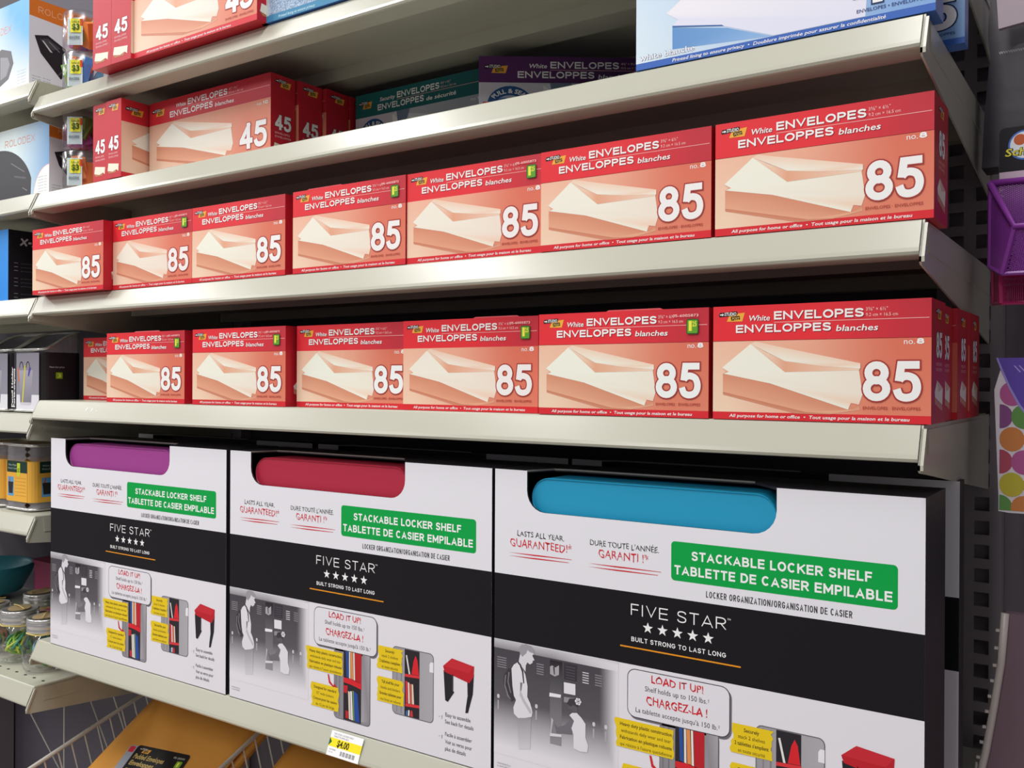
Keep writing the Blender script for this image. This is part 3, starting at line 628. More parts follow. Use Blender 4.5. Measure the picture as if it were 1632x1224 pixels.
    a.poly([(86.1, 76.1), (89, 78.8), (94.2, 79.8), (99, 76.3), (103.4, 71.5), (103.5, 58.9), (106.3, 51.9), (105.3, 45.8), (98.1, 44.7), (90.8, 46.4), (90.7, 59), (88.4, 64.4), (91.2, 71.8)], '#dad8de', 7)
    # yellow brushed notes
    def splash(x0, y0, x1, y1, sh, rows):
        n = 4; L_ = []; Rr = []; rs = random.Random(int(x0*7+y0))
        for k in range(n*2+1):
            y = y0+(y1-y0)*k/(n*2); L_.append((x0+sh*(k/(n*2))+rs.uniform(-1.6, 1.6), y)); Rr.append((x1+sh*.4*(k/(n*2))+rs.uniform(-1.6, 1.6), y))
        a.poly(L_+Rr[::-1], '#e2c21d', 6)
        for k, (t, ind) in enumerate(rows):
            yy = y1-(y1-y0)*(k+1)/4.25; a.text(t, x0+3+ind, x1-2.5-ind, yy, 3.0, '#4c3f1c', 7, .0 if k % 2 else .015)
    splash(136, 59, 192, 84.5, -2.5, (('Heavy duty plastic construction', 0), ('withstands daily wear and tear', 1), ('Fabrication en plastique robuste', 0), ("qui résiste à l'usure quotidienne", 0)))
    splash(142.5, 18, 185, 44.8, 0, (('Designed for standard', 1), ('12" wide lockers', 5), ('Conçue pour les casiers', 0), ('de 12 po de large', 4)))
    splash(243, 78, 277.5, 102.5, 1, (('Securely', 8), ('stack 2 shelves', 3), ("2 tablettes s'empilent", 0), ('en toute sécurité', 3)))
    splash(243, 43, 279.5, 69.5, 0, (('Tall shelf fits your', 3), ('books and binders', 2), ('Grandes tablettes pour', 0), ('vos livres et reliures', 1)))
    # first colour picture
    G1, G2 = '#8c888d', '#a7a4a9'
    a.poly(rrect(177.6, 11, 232.6, 89, 5), '#57545a', 2)
    a.poly(rrect(178.2, 11.7, 231.9, 88.6, 4.6), [hx(G1)]*28, 3)
    a.rect(192.5, 12, 219, 88, '#2b272c', 4); a.poly([(219, 14), (231, 16), (231.5, 88), (221, 88)], [hx(G2), hx(G1), hx(G2), hx(G1)], 4); a.rect(180, 14, 182, 86, '#7b787d', 4); a.rect(186, 14, 187, 86, '#6f6c72', 4)
    for p, c in (([(197, 60), (200.5, 59), (199.5, 88), (196, 88)], '#2f4f93'), ([(201, 59), (203.2, 58.5), (202.6, 88), (200.6, 88)], '#dcd6cf'), ([(204, 58.4), (207.6, 57.6), (206.2, 88), (203, 88)], '#dd8b52'), ([(208, 57.6), (210, 57), (209, 88), (207, 88)], '#e6dfd6'), ([(210.5, 57), (219.4, 55.5), (219.4, 88), (209.5, 88)], '#b5222b'),
                 ([(192.8, 58.4), (206, 58.6), (219.8, 55.4), (219.8, 49.4), (206, 52), (192.8, 53)], '#d22630'), ([(193, 50), (199, 50), (198.4, 42), (193, 41.6)], '#c02730'), ([(196, 14), (200, 14), (200, 22), (196, 22.6)], '#c02730'),
                 ([(201, 14), (204, 13.6), (202.4, 44), (199.6, 44.4)], '#d9cdbd'), ([(204.6, 13.6), (207, 13.4), (205.2, 45), (203, 45)], '#e7e4e6'), ([(207.4, 13.4), (209.6, 13.2), (208, 46), (206, 46)], '#6f8a58'), ([(210, 13.2), (217, 13), (213.8, 43.6), (208, 46)], '#274a9b')):
        a.poly(p, c, 5)
    a.poly([(168, 57.5), (170, 57.5), (172, 50), (178, 45.5), (178, 43.5), (170, 48)], HAND, 5); a.poly([(176, 42), (184, 44), (178, 49)], HAND, 5)
    # second colour picture
    a.poly(rrect(264, 33.4, 320.4, 105.4, 5.5), '#6b686e', 2); a.poly(rrect(264.9, 34.3, 319.5, 104.5, 4.8), [hx('#a9a7ab')]*14+[hx('#96949a')]*14, 3)
    a.rect(281.2, 34.4, 301.5, 104.4, '#29262b', 4); a.rect(270, 36, 271, 103, '#7f7c82', 4); a.rect(276, 36, 277.4, 103, '#7f7c82', 4)
    a.poly([(315, 86), (320, 86), (320, 96.5), (316.5, 96.5), (315, 94)], '#e4e3e7', 5)
    for p, c in (([(281.3, 78.4), (301.8, 79.5), (301.8, 76.7), (281.3, 75.3)], '#d4343a'), ([(282.4, 47.4), (301.5, 48.7), (301.5, 45.7), (282.4, 44.3)], '#d4343a'), ([(290.8, 79.4), (293.6, 94), (296.2, 99.6), (298.8, 95), (300.9, 79.8)], '#d2262e'), ([(287, 79), (289, 79), (284.5, 98.5), (282.8, 98)], '#dedbd6'),
                 ([(283, 48), (286, 48), (285.4, 71), (282.4, 71)], '#c9333a'), ([(286.6, 48), (288.6, 48), (287.6, 70), (285.8, 70)], '#e6dcd2'), ([(289, 48.2), (291, 48.2), (290.2, 69), (288.2, 69)], '#cf5a4a'), ([(291.6, 48.2), (294.4, 48.4), (293, 69), (290.8, 69)], '#e2c9b6'),
                 ([(283, 35), (285, 35), (285.4, 40), (283.4, 40)], '#3b6aa8'), ([(286, 35), (288, 35), (288.4, 41), (286.4, 41)], '#dcdce2'), ([(289, 35), (293, 35), (292, 41.5), (290, 41)], '#c9333a')):
        a.poly(p, c, 5)
    # the product itself
    a.poly([(333.3, 91.5), (344.8, 90), (344.9, 72.7), (347.4, 71.5), (339.1, 60), (335.6, 61)], '#26232a', 3); a.poly([(344.8, 90), (344.9, 72.7), (346, 72), (346, 88)], '#4a474d', 4)
    a.poly([(363.6, 88), (372, 94), (370.7, 73.6), (364.8, 53.8), (361.4, 53.1), (362.2, 59.7), (364.1, 70.7)], '#26232a', 3)
    a.poly([(332.7, 95.6), (344.1, 105.3), (372.2, 101.7), (371.6, 91.5), (366.1, 84), (334.8, 90)], '#b8202c', 4); a.poly([(332.7, 95.6), (344.1, 105.3), (372.2, 101.7), (366, 93.7)], '#c22a35', 5)
    for s, u0, u1, v in (('Easy to assemble', 336.1, 367.9, 44.8), ('See back for details', 335.5, 371.6, 37.6), ('Facile à assembler', 335.8, 369.6, 24.8), ('Voir au verso pour', 335.7, 369.7, 17.2), ('plus de détails', 335.7, 362, 10)):
        a.text(s, u0, u1, v, 3.9, INK, 3, 0)
    for v in (42, 22): a.text('- †', 327.5, 332.6, v, 3, INK, 3, 0)
    a.text('© MEAD PRODUCTS LLC', 4, 20, 12, 1.5, '#8b888e', 2); a.text('ALL RIGHTS RESERVED', 4, 19, 9.4, 1.4, '#8b888e', 2)
    return a
fl_ = artlocker().mesh('front_art', PM)
def locker_panels():
    N = (.0375, .2805, .262); r = .020
    pts = [(0, 0), (LW, 0), (LW, LH), (N[1], LH)]
    pts += [(N[1]-r+r*math.cos(R(t)), N[2]+r+r*math.sin(R(t))) for t in range(0, -91, -15)]
    pts += [(N[0]+r-r*math.sin(R(t)), N[2]+r-r*math.cos(R(t))) for t in range(0, 91, 15)]
    pts += [(N[0], LH), (0, LH)]
    front = MB().prism(pts, 0, .0022, 'y').me('front_panel', WHITE, BLACK)
    for f in front.polygons:
        if abs(f.normal.y) < .5 or f.center.y > .001: f.material_index = 1
    side = MB().box(0, .0022, .0022, LD, 0, LH).me('side_panel', BLACK)
    top = MB().prism([(.0022, .0022), (N[0], .0022), (N[0]+.012, .030), (N[0]+.03, .034), (N[1]-.03, .034), (N[1], .0022), (LW-.0022, .0022), (LW-.0022, LD), (.0022, LD)], LH-.0022, LH, 'z').me('top_panel', BLACK)
    edge = MB().prism([(N[0]-.0004, 0), (N[0], .0), (N[0]+.0125, .0296), (N[0]+.03, .0334), (N[1]-.03, .0334), (N[1]-.03, .0346), (N[0]+.029, .0346), (N[0]+.011, .0304)], LH-.001, LH+.0005, 'z').me('raw_edge', mat('grey_board_edge', '#8d8780', .7))
    bot = MB().box(.0022, LW-.0022, .0022, LD, 0, .0022).box(.0022, LW-.0022, LD-.0022, LD, .0022, LH-.0022).me('bottom_panel', BLACK)
    return front, side, top, edge, bot
PN = locker_panels()
def lockerbox(x, y, label, grp='white and black locker shelf cartons'):
    o = thing('locker_shelf_carton', label, 'box', (x, y, Zs[5]+.0003), 0, grp)
    for n, m_ in zip(('front_panel', 'side_panel', 'top_panel', 'raw_edge', 'bottom_panel'), PN): ob(n, m_, o)
    ob('side_panel', PN[1], o, None, (LW-.0022, 0, 0))
    ob('front_print', fl_, o); return o
for x, x2, c, t in ((.0320, .0300, 'purple', 'leftmost'), (.4325, .4345, 'red', 'middle'), (.8292, .8325, 'blue', 'rightmost')):
    lockerbox(x, .0, f'{t} front locker shelf carton, {c} plastic showing in its handle notch')
    bb = lockerbox(x2-.002, .1460, f'locker shelf carton standing behind the {t} front one, in shade'); bb.scale.y = .3
    cm = mat(c+'_plastic', {'purple': '#a03f8f', 'red': '#b0263f', 'blue': '#1f97c0'}[c], .38, 0, .02)
    p = thing('locker_shelf', f'{c} plastic locker shelf with rounded rim inside the {t} carton', 'organizer', (x, 0, Zs[5]+.0003), 0, 'plastic shelves inside the cartons')
    x0, x1 = .0395, .2795
    b = MB(); zt, zb = .2945, .2560
    rim = rrect(x0, zb, x1, zt, .0185, 8); inn = rrect(x0+.0016, zb+.0016, x1-.0016, zt-.0016, .017, 8)
    n = len(rim); y0 = .0062
    A = [b.b.verts.new((q[0], y0, q[1])) for q in rim]; A2 = [b.b.verts.new((q[0]*1, y0-.0012, q[1])) for q in rrect(x0+.0006, zb+.0006, x1-.0006, zt-.0006, .018, 8)]
    Bv = [b.b.verts.new((q[0], y0, q[1])) for q in inn]; Cv = [b.b.verts.new((q[0], .060, q[1])) for q in rim]
    for i in range(n):
        j = (i+1) % n; b.b.faces.new((A[i], A[j], A2[j], A2[i])); b.b.faces.new((A2[i], A2[j], Bv[j], Bv[i])); b.b.faces.new((Cv[i], Cv[j], A[j], A[i]))
    b.b.faces.new(Bv)
    b.b.faces.new(Cv[::-1])
    ob('top_edge', b.me('top_edge', cm), p)
    ob('leg_panel', MB().box(.008, .385, .062, .066, .010, .25).me('leg_panel', BLACK), p)

# ------------------------------------------------------------------ clear jars of erasers
def eraser_jar(x, y, z, label, seed, cols):
    rr = random.Random(seed)
    o = thing('eraser_jar', label, 'jar', (x, y, z), 0, 'stacked clear jars of erasers'); r = .0275
    ob('clear_body', MB().lathe([(r*.2, .0006), (r-.004, .0008), (r, .004), (r, .0555), (r-.003, .0590), (.004, .0595)], 32).me('clear_body', PLA, smooth=True), o)
    for k in range(10):
        cm = mat('eraser', cols[k % len(cols)], .6)
        sh = MB().prism([(-.0085, 0), (.0085, 0), (.0045, .036), (-.0045, .036)], -.0055, .0055, 'y').bevel(.0014, 1).me('eraser', cm)
        ang = k*2.4; rad = .0155 if k < 7 else .005
        e = ob('eraser', sh, o, None, (rad*math.cos(ang), rad*math.sin(ang), (.008+(k % 3)*.004))); e.rotation_euler = (rr.uniform(-.4, .4), rr.uniform(-.5, .5), rr.uniform(0, 3))
    L = Art(); L.rect(0, 0, 22, 40, '#cfdede', 0); L.poly(rrect(5, 18, 20, 38, 1), '#e9e62c', 1); L.text('$3', 7.5, 18, 22, 8, '#3b5a12', 2, .03); L.text('SALE', 7, 18, 32, 3, '#3b5a12', 2); L.rect(18.5, 28, 22, 38, '#d33a30', 1)
    L.text('ERASERS', 3, 18, 9, 3.4, '#5b6a72', 1, .03)
    me = L.mesh('label')
    for v in me.vertices:
        th = R(-78)+v.co.x/r; q = r+.0006-v.co.y*.6; v.co = (q*math.cos(th), q*math.sin(th), v.co.z+.006)
    ob('paper_label', me, o); return o
OR = ['#e07a35', '#d9692f', '#e38a4a']; MX = ['#4a86c8', '#7fb54a', '#e27a35', '#5ba7c9', '#7fb54a']; PU = ['#9b4a8c', '#b05a9c', '#7d9a4a']
jx, jy = .0520, .0350
eraser_jar(jx, jy, zz1, 'lower jar of mixed coloured erasers on the top shelf', 1, MX)
eraser_jar(jx, jy, zz1+.0600, 'upper jar of orange and purple erasers on the top shelf', 2, OR+PU)
eraser_jar(jx, jy, zz2, 'lower jar of long orange erasers on the second shelf', 3, OR)
eraser_jar(jx, jy, zz2+.0600, 'upper jar of purple erasers on the second shelf', 4, PU)

# ------------------------------------------------------------------ left bay goods
def art_tray(a, u, v, k):
    a.poly([(u, v+60*k), (u+22*k, v+66*k), (u+52*k, v+52*k), (u+60*k, v+18*k), (u+44*k, v), (u+10*k, v+34*k)], '#2a282c', 4)
    a.poly([(u+8*k, v+56*k), (u+22*k, v+61*k), (u+44*k, v+50*k), (u+30*k, v+44*k)], '#48464b', 5)
    a.poly([(u+12*k, v+55*k), (u+15*k, v+55*k), (u+30*k, v+40*k), (u+26*k, v+40*k)], '#c9c9cc', 6); a.line((u+24*k, v+56*k), (u+42*k, v+44*k), 1*k, '#8f8f94', 6)
    a.line((u+40*k, v+6*k), (u+56*k, v+24*k), 1.4*k, '#5a585d', 5)
def desk_carton(x1, y0, z, w_, d, h, label, variant):
    o = thing('desk_tray_carton', label, 'box', (x1-w_, y0, z), 0, 'white and blue desk accessory cartons')
    ob('carton', carton_mesh(w_, d, h, WHITE), o)
    W, Dm, Hh = w_*1000, d*1000, h*1000
    a = Art()
    if variant == 0:
        a.grid(0, 0, W, Hh, 12, 10, lambda u, v: mix(hx('#eef2f8'), hx('#5fa9dc'), max(0, min(1, (u-.35)*1.8*v*1.5))), 0)
        a.poly([(W-92, 10), (W-60, 20), (W-45, 42), (W-52, 62), (W-80, 70), (W-130, 60)], '#5b5a60', 1); a.poly([(W-84, 22), (W-66, 26), (W-56, 42), (W-62, 54), (W-84, 58)], '#8a898f', 2)
        a.stext('ROLODEX', W-130, W-52, 92, 11, '#d88a6a', 1, .11, .2); a.rect(W-40, 0, W-39.3, 40, '#d7dbe2', 1)
        for k in range(5): a.text('Lorem ipsum'.replace('Lorem ipsum', 'desk organizer'), W-34, W-8, 26-k*4.6, 1.8, '#9a9ca6', 1)
    else:
        a.grid(0, 0, W, Hh, 12, 8, lambda u, v: mix(hx('#dbe9f6'), hx('#2f86c6'), max(0, min(1, (u-.5)*2))*.8), 0)
        a.stext('ROLODEX', W-128, W-40, 88, 11, '#cf8a72', 1, .11, .2)
        n = 14; pts = [(W-150, 0)]+[(W-150+105*math.sin(R(t)), 8+78*math.cos(R(t))) for t in range(0, 78, 6)]+[(W-52, 0)]
        a.poly(pts, '#333237', 1); a.line((W-100, 40), (W-66, 34), 3, '#56555b', 2); a.line((W-110, 62), (W-70, 44), 1.4, '#77767c', 2); a.line((W-76, 20), (W-62, 14), 1.6, '#77767c', 2)
        pts = [(W-44, 0)]+[(W-44+44*(1-math.cos(R(t))), 48*math.sin(R(t))) for t in range(0, 91, 9)]+[(W, 0)]
        a.poly(pts, '#e2a58c', 1); a.poly([(p[0]+.8, p[1]-.8 if p[1] > 1 else p[1]) for p in pts[:-1]]+[(W, 0)], '#f0f0f4', 2)
        for k in range(6): a.text('organizer tray', W-32, W-6, 30-k*4.4, 1.8, '#9a9ca6', 3)
    ob('front_print', a.mesh('front_art'), o)
    s = Art(); s.rect(0, 0, Dm, Hh, '#dfe2ec', 0)
    s.poly([(0, Hh), (Dm, Hh), (Dm, Hh-34), (Dm*.5, Hh-32), (0, Hh-27)], '#dd7a2c', 1); s.stext('ROLODEX', 14, 84, Hh-20, 10, '#eeb48c', 2, .11, .2)
    art_tray(s, 8, 22, .95 if variant == 0 else .75)
    for k in range(4): s.text('desk tray', 4, 34, 16-k*4.2, 1.9, '#8d93a6', 1)
    ob('end_print', s.mesh('end_art'), o, None, (w_, 0, 0), (0, 0, R(90)))
    return o
desk_carton(-.0475, .008, .4473, .22, .20, .135, 'white and blue carton with an orange-topped side on the uppermost left shelf', 0)
desk_carton(-.0140, .021, .2789, .20, .20, .116, 'pale blue carton with a rounded black tray picture on the second left shelf', 1)
o = thing('cutter_carton', 'bright blue and black carton beside the jutting red box', 'box', (-.29, .010, .1228)); ob('carton', carton_mesh(.18, .16, .112, BLACK), o)
a = Art(); a.grid(0, 0, 180, 112, 6, 3, bgfn('#2b78c8', '#2f8ae0', '#2b78c8', '#3a92e4'), 0); a.stext('X-ACTO', 30, 120, 70, 16, W_, 1, .26, .1, 0, .15); ob('front_print', a.mesh('front_art'), o)
s = Art(); s.rect(0, 0, 160, 112, '#1d1c22', 0); s.stext('X-ACTO', 18, 86, 88, 12.5, '#b9b8bf', 1, .26, .1, 0, .15)
for k in range(10):
    if k in (3, 7): continue
    s.rect(9, 60-k*6, 15, 61-k*6, '#7d7c84', 1); s.text('precision trimmer blades', 20, 80, 59.4-k*6, 1.9, '#5d5c64', 1)
ob('end_print', s.mesh('end_art'), o, None, (.18, 0, 0), (0, 0, R(90)))

def mesh_cup(x, y, z, w_, d, h, label, cat, dark, grp):
    """square wire-mesh cup, rim dipping at the front, card sleeve around it"""
    o = thing('wire_mesh_cup' if dark else 'wire_mesh_caddy', label, cat, (x, y, z), 0, grp)
    r = .014
    def edge(u):                              # rounded square outline by perimeter fraction
        pts = rrect(0, 0, w_, d, r, 5); n = len(pts); t = (u % 1)*n; i = int(t) % n; f = t-int(t)
        a_, b_ = pts[i], pts[(i+1) % n]; return a_[0]*(1-f)+b_[0]*f, a_[1]*(1-f)+b_[1]*f
    # evenly spaced perimeter table
    N_ = 400; P_ = [edge(i/N_) for i in range(N_+1)]; L_ = [0]
    for i in range(N_): L_.append(L_[-1]+math.dist(P_[i], P_[i+1]))
    def per(u):
        t = (u % 1)*L_[-1]; i = min(N_-1, max(0, next((k for k in range(0, N_+1, 4) if L_[k] > t), N_)-4))
        while i < N_-1 and L_[i+1] < t: i += 1
        f = (t-L_[i])/max(1e-9, L_[i+1]-L_[i]); return P_[i][0]*(1-f)+P_[i+1][0]*f, P_[i][1]*(1-f)+P_[i+1][1]*f
    def top(yy): return h-(.030*math.exp(-((yy/d)**2)*3.0) if dark else 0)
    cache = {}
    def f(u, v):
        k = round(u*2000)
        if k not in cache: cache[k] = per(u)
        X, Y = cache[k]; return (X, Y, .004+v*(top(Y)-.004))
    lattice('mesh_wall', f, 96, 44, .0006, DMESH, o, 10)
    ob('rim', MB().tube([(*per(i/64), top(per(i/64)[1])) for i in range(65)], .0026, 6, cap=False).me('rim', CHROME, smooth=True), o)
    ob('foot_ring', MB().tube([(*per(i/64), .003) for i in range(65)], .0022, 6, cap=False).me('foot_ring', CHROME, smooth=True), o)
    ob('base', MB().prism(rrect(.001, .001, w_-.001, d-.001, r, 4), .0012, .003, 'z').me('base', DMESH), o)
    if dark:
        z0, z1 = .004, .094
        ob('card_sleeve', MB().prism(rrect(-.0008, -.0008, w_+.0008, d+.0008, r, 5), z0, z1, 'z').me('card_sleeve', BLACK), o)
        a = Art(); a.rect(15, 0, 77, 89, '#dcdae2', 0); a.rect(15, 24, 77, 89, '#8f8c98', 1)
        a.poly([(22, 62), (60, 62), (56, 10), (26, 10)], [hx('#a9a6b2')]*2+[hx('#7d7a88')]*2, 2); a.poly([(26, 12), (56, 12), (54, 8), (28, 8)], '#c9c7d0', 3)
        a.poly([(38, 70), (41, 70), (34, 12), (31, 12)], '#d6cf35', 4); a.poly([(18, 66), (21, 66), (25, 44), (22, 44)], '#e0764a', 4); a.poly([(50, 66), (56, 66), (50, 52), (47, 54)], '#5a4a9c', 4)
        for cx in (29, 47):
            n = 14; oo = [(cx+5.5*math.cos(math.pi*i/n), 66+10*math.sin(math.pi*i/n)) for i in range(n+1)]; ii = [(cx+4*math.cos(math.pi*i/n), 66+8*math.sin(math.pi*i/n)) for i in range(n, -1, -1)]
            a.poly(oo+ii, '#2a2730', 4)
        a.text('Pencil Holder', 5.5, 69, 4, 4.2, W_, 1, .03, rot=1); a.text('Porte-crayons', 11, 72, 4, 4.4, W_, 1, .03, rot=1)
        ob('front_print', a.mesh('front_art', PR, 1.06, 1), o, None, (.001, -.0009, z0), (0, 0, 0))
        s = Art(); s.text('New low price', 6, 30, 66, 2.6, '#c9c8ce', 1, .01); s.poly(rrect(15, 48, 28, 60, 1.5), '#2f3b12', 1); s.poly(rrect(16, 49, 27, 59, 1), '#8fae28', 2); s.text('3', 19, 24.5, 51, 6, '#eef06a', 3, .03)
        ob('end_print', s.mesh('end_art'), o, None, (w_+.0009, .008, z0), (0, 0, R(90)))
    else:
        z0, z1 = .014, .077
        ob('card_sleeve', MB().prism(rrect(-.0008, -.0008, w_+.0008, d+.0008, r, 5), z0, z1, 'z').me('card_sleeve', mat('ochre_card', '#e0a83c', .5)), o)
        for nm, L0, loc, rz in (('front_print', w_, (0, -.0009, z0), 0), ('end_print', d, (w_+.0009, 0, z0), R(90))):
            LL = L0*1000; a = Art(); a.rect(12, 45, LL-12, 63, '#1f3a30', 0); a.rect(12, 0, LL-12, 45, '#e6ad42', 0)
            a.text('Wire Mesh', 16, 40, 55, 3, '#b9c9bc', 1); a.text('Pencil Caddy', 16, 44, 50, 2.6, '#b9c9bc', 1)
            a.rect(15, 8, 32, 38, '#5c9ccc', 1); a.poly([(18, 12), (29, 12), (31, 30), (16, 30)], '#2d2a26', 2); a.poly([(18, 30), (21, 38), (22, 38), (21, 30)], '#b5552c', 3)
            for k in range(6): a.text('caddy', 36, LL-14, 36-k*5.4, 1.6, '#a8782c', 1)
            if nm == 'front_print': a.poly(rrect(42, 40, 51, 60, 1), '#c6d62c', 3); a.text('$2', 43.5, 49.5, 46, 6, '#2f5a12', 4, .02)
            ob(nm, a.mesh('art'), o, None, loc, (0, 0, rz))
    return o
gC = 'wire mesh pencil cups in black card sleeves'
mesh_cup(-.130, .026, -.0515, .0845, .068, .128, 'silver wire mesh pencil cup in a black sleeve with a pencil picture', 'cup', True, gC)
mesh_cup(-.2225, .026, -.0515, .0845, .068, .128, 'wire mesh pencil cup cut by the left edge of the frame', 'cup', True, gC)
gD = 'square wire mesh caddies in ochre sleeves'
mesh_cup(-.137, .018, -.2040, .083, .080, .102, 'square silver wire mesh caddy in an ochre and green sleeve', 'caddy', False, gD)
mesh_cup(-.228, .018, -.2040, .083, .080, .102, 'square wire mesh caddy mostly outside the left edge', 'caddy', False, gD)

JUTE = mat('jute', '#c9b46c', .8)
def mason_jar(x, y, z, label, bands, seed, k=1.0):
    rr = random.Random(seed); o = thing('glass_jar', label, 'jar', (x, y, z), rr.uniform(0, 3), 'glass jars of rubber bands with metal lids')
    q = lambda L: [(a_*k, b_*k) for a_, b_ in L]
    ob('glass_body', MB().lathe(q([(.004, .0008), (.026, .0008), (.0325, .005), (.0350, .016), (.0355, .036), (.0335, .050), (.0285, .060), (.0265, .064)]), 36, open_=True).me('glass_body', GLS, smooth=True), o)
    ob('metal_lid', MB().lathe(q([(.0268, .062), (.0285, .0625), (.0288, .067), (.0276, .0685), (.0288, .070), (.0288, .077), (.0276, .0785), (.0286, .080), (.0283, .0832), (.0262, .0842), (.0255, .0834), (.004, .0834)]), 36).me('metal_lid', CHROME, smooth=True), o)
    ob('kraft_tag', MB().prism([((.021*math.cos(t)-.002)*k, .0165*math.sin(t)*k) for t in [i*math.pi/10 for i in range(20)]], .0845*k, .0856*k, 'z').me('kraft_tag', mat('kraft_card', '#9c8763', .7)), o)
    ob('jute_string', MB().tube([(.028*k*math.cos(t), .028*k*math.sin(t), .061*k+.0006*math.sin(5*t)) for t in [i*2*math.pi/24 for i in range(25)]], .0013, 6, cap=False).me('jute_string', JUTE), o); ob('tag_string', MB().tube([(-.02, -.012, .087), (0, .002, .0885), (.018, .014, .0865)], .0009, 5).me('tag_string', JUTE), o)
    n = 18
    for i in range(n):
        c = bands[i % len(bands)]; t = MB(); R0 = rr.uniform(.016, .027)*k; th0 = rr.uniform(0, 6); cz = rr.uniform(.020, .036)*k
        ax = Vector((rr.uniform(-.6, .6), rr.uniform(-1, 1), rr.uniform(-.4, .5))).normalized(); e1 = ax.orthogonal().normalized(); e2 = ax.cross(e1)
        pts = []
        for j in range(21):
            a_ = 2*math.pi*j/20; p = e1*math.cos(a_)*R0+e2*math.sin(a_)*R0*.8; p.z = p.z*.62+cz
            rad = math.hypot(p.x, p.y); lim = .0312*k
            if rad > lim: p.x *= lim/rad; p.y *= lim/rad
            p.z = max(.004, min(.056*k, p.z)); pts.append(p)
        ob('rubber_band', t.tube(pts, .0019, 5, cap=False).me('rubber_band', mat('rubber', c, .5)), o)
    return o
zj = -.4582
GB = ['#6fae4a', '#c4cc3c', '#2f8a62', '#4aa18a', '#8fbf3c']; MB_ = ['#3d8f86', '#c98a3c', '#c26a4a', '#4f9a5a', '#a9a04a', '#5a8fa8']
mason_jar(-.0790, .0560, zj, 'glass jar of mixed rubber bands half behind the locker carton', MB_, 5)
mason_jar(-.1640, .0590, zj, 'glass jar of green and yellow rubber bands on the perforated shelf', GB, 6)
mason_jar(-.2460, .0560, zj, 'glass jar with a string-tied lid at the left edge of the frame', MB_, 7, .98)
mason_jar(-.1480, .1420, zj, 'glass jar in the second row, lid showing between the front two', GB, 8, 1.0)
mason_jar(-.2500, .1420, zj, 'glass jar in the second row at the far left, string over its lid', MB_, 9, 1.0)
o = thing('plastic_bowl', 'teal plastic bowl behind the glass jars, in shade', 'bowl', (-.665, .245, zj)); ob('bowl_body', MB().lathe([(.035, 0), (.075, .014), (.092, .046), (.099, .062), (.099, .069), (.094, .069), (.090, .062), (.083, .046), (.066, .018), (.004, .010)], 40).me('bowl_body', mat('teal_plastic', '#2f8fa3', .4), smooth=True), o)
o = thing('plastic_bin', 'dark magenta plastic bin behind the jars, beside the teal bowl', 'bin', (-.505, .262, zj)); ob('bin_body', MB().prism(rrect(0, 0, .12, .08, .015, 4), 0, .090, 'z').me('bin_body', mat('magenta_plastic', '#8d2752', .45)), o); ob('rim', MB().prism(rrect(-.003, -.003, .123, .083, .017, 4), .090, .095, 'z').me('rim', D.materials['magenta_plastic']), o)

# ------------------------------------------------------------------ wire bins and padded mailers under the bottom shelf
def rail(o, x, pts, drop, n, r=.0033):
    ob('top_rail', MB().tube([(x, y, z) for y, z in pts], r, 8).me('top_rail', WIRE, smooth=True), o)
    L = [(pts[i], pts[i+1]) for i in range(len(pts)-1)]; tot = sum(math.dist(a_, b_) for a_, b_ in L)
    for k in range(n):
        s_ = tot*(k+.5)/n
        for a_, b_ in L:
            d_ = math.dist(a_, b_)
            if s_ <= d_: f = s_/d_; y, z = a_[0]*(1-f)+b_[0]*f, a_[1]*(1-f)+b_[1]*f; break
            s_ -= d_
        ob('upright_wire', MB().tube([(x, y, z), (x+.001, y+.018, z-drop)], .0013, 5).me('upright_wire', WIRE), o)
    ob('bottom_rail', MB().tube([(x+.001, y+.018, z-drop) for y, z in pts], .002, 6).me('bottom_rail', WIRE), o)
o = thing('wire_divider', 'pale wire divider rail running back under the bottom shelf, left one', 'divider', (0, 0, 0), 0, 'wire bin dividers'); rail(o, .0, [(-.30, -.664), (-.0103, -.5735), (.100, -.5385), (.18, -.514), (.34, -.470)], .075, 30)
o = thing('wire_divider', 'greyer wire divider rail under the shelf, right of the tan mailers', 'divider', (0, 0, 0), 0, 'wire bin dividers'); rail(o, .262, [(-.30, -.700), (.1247-.012, -.5620), (.199, -.524), (.34, -.462)], .075, 30)
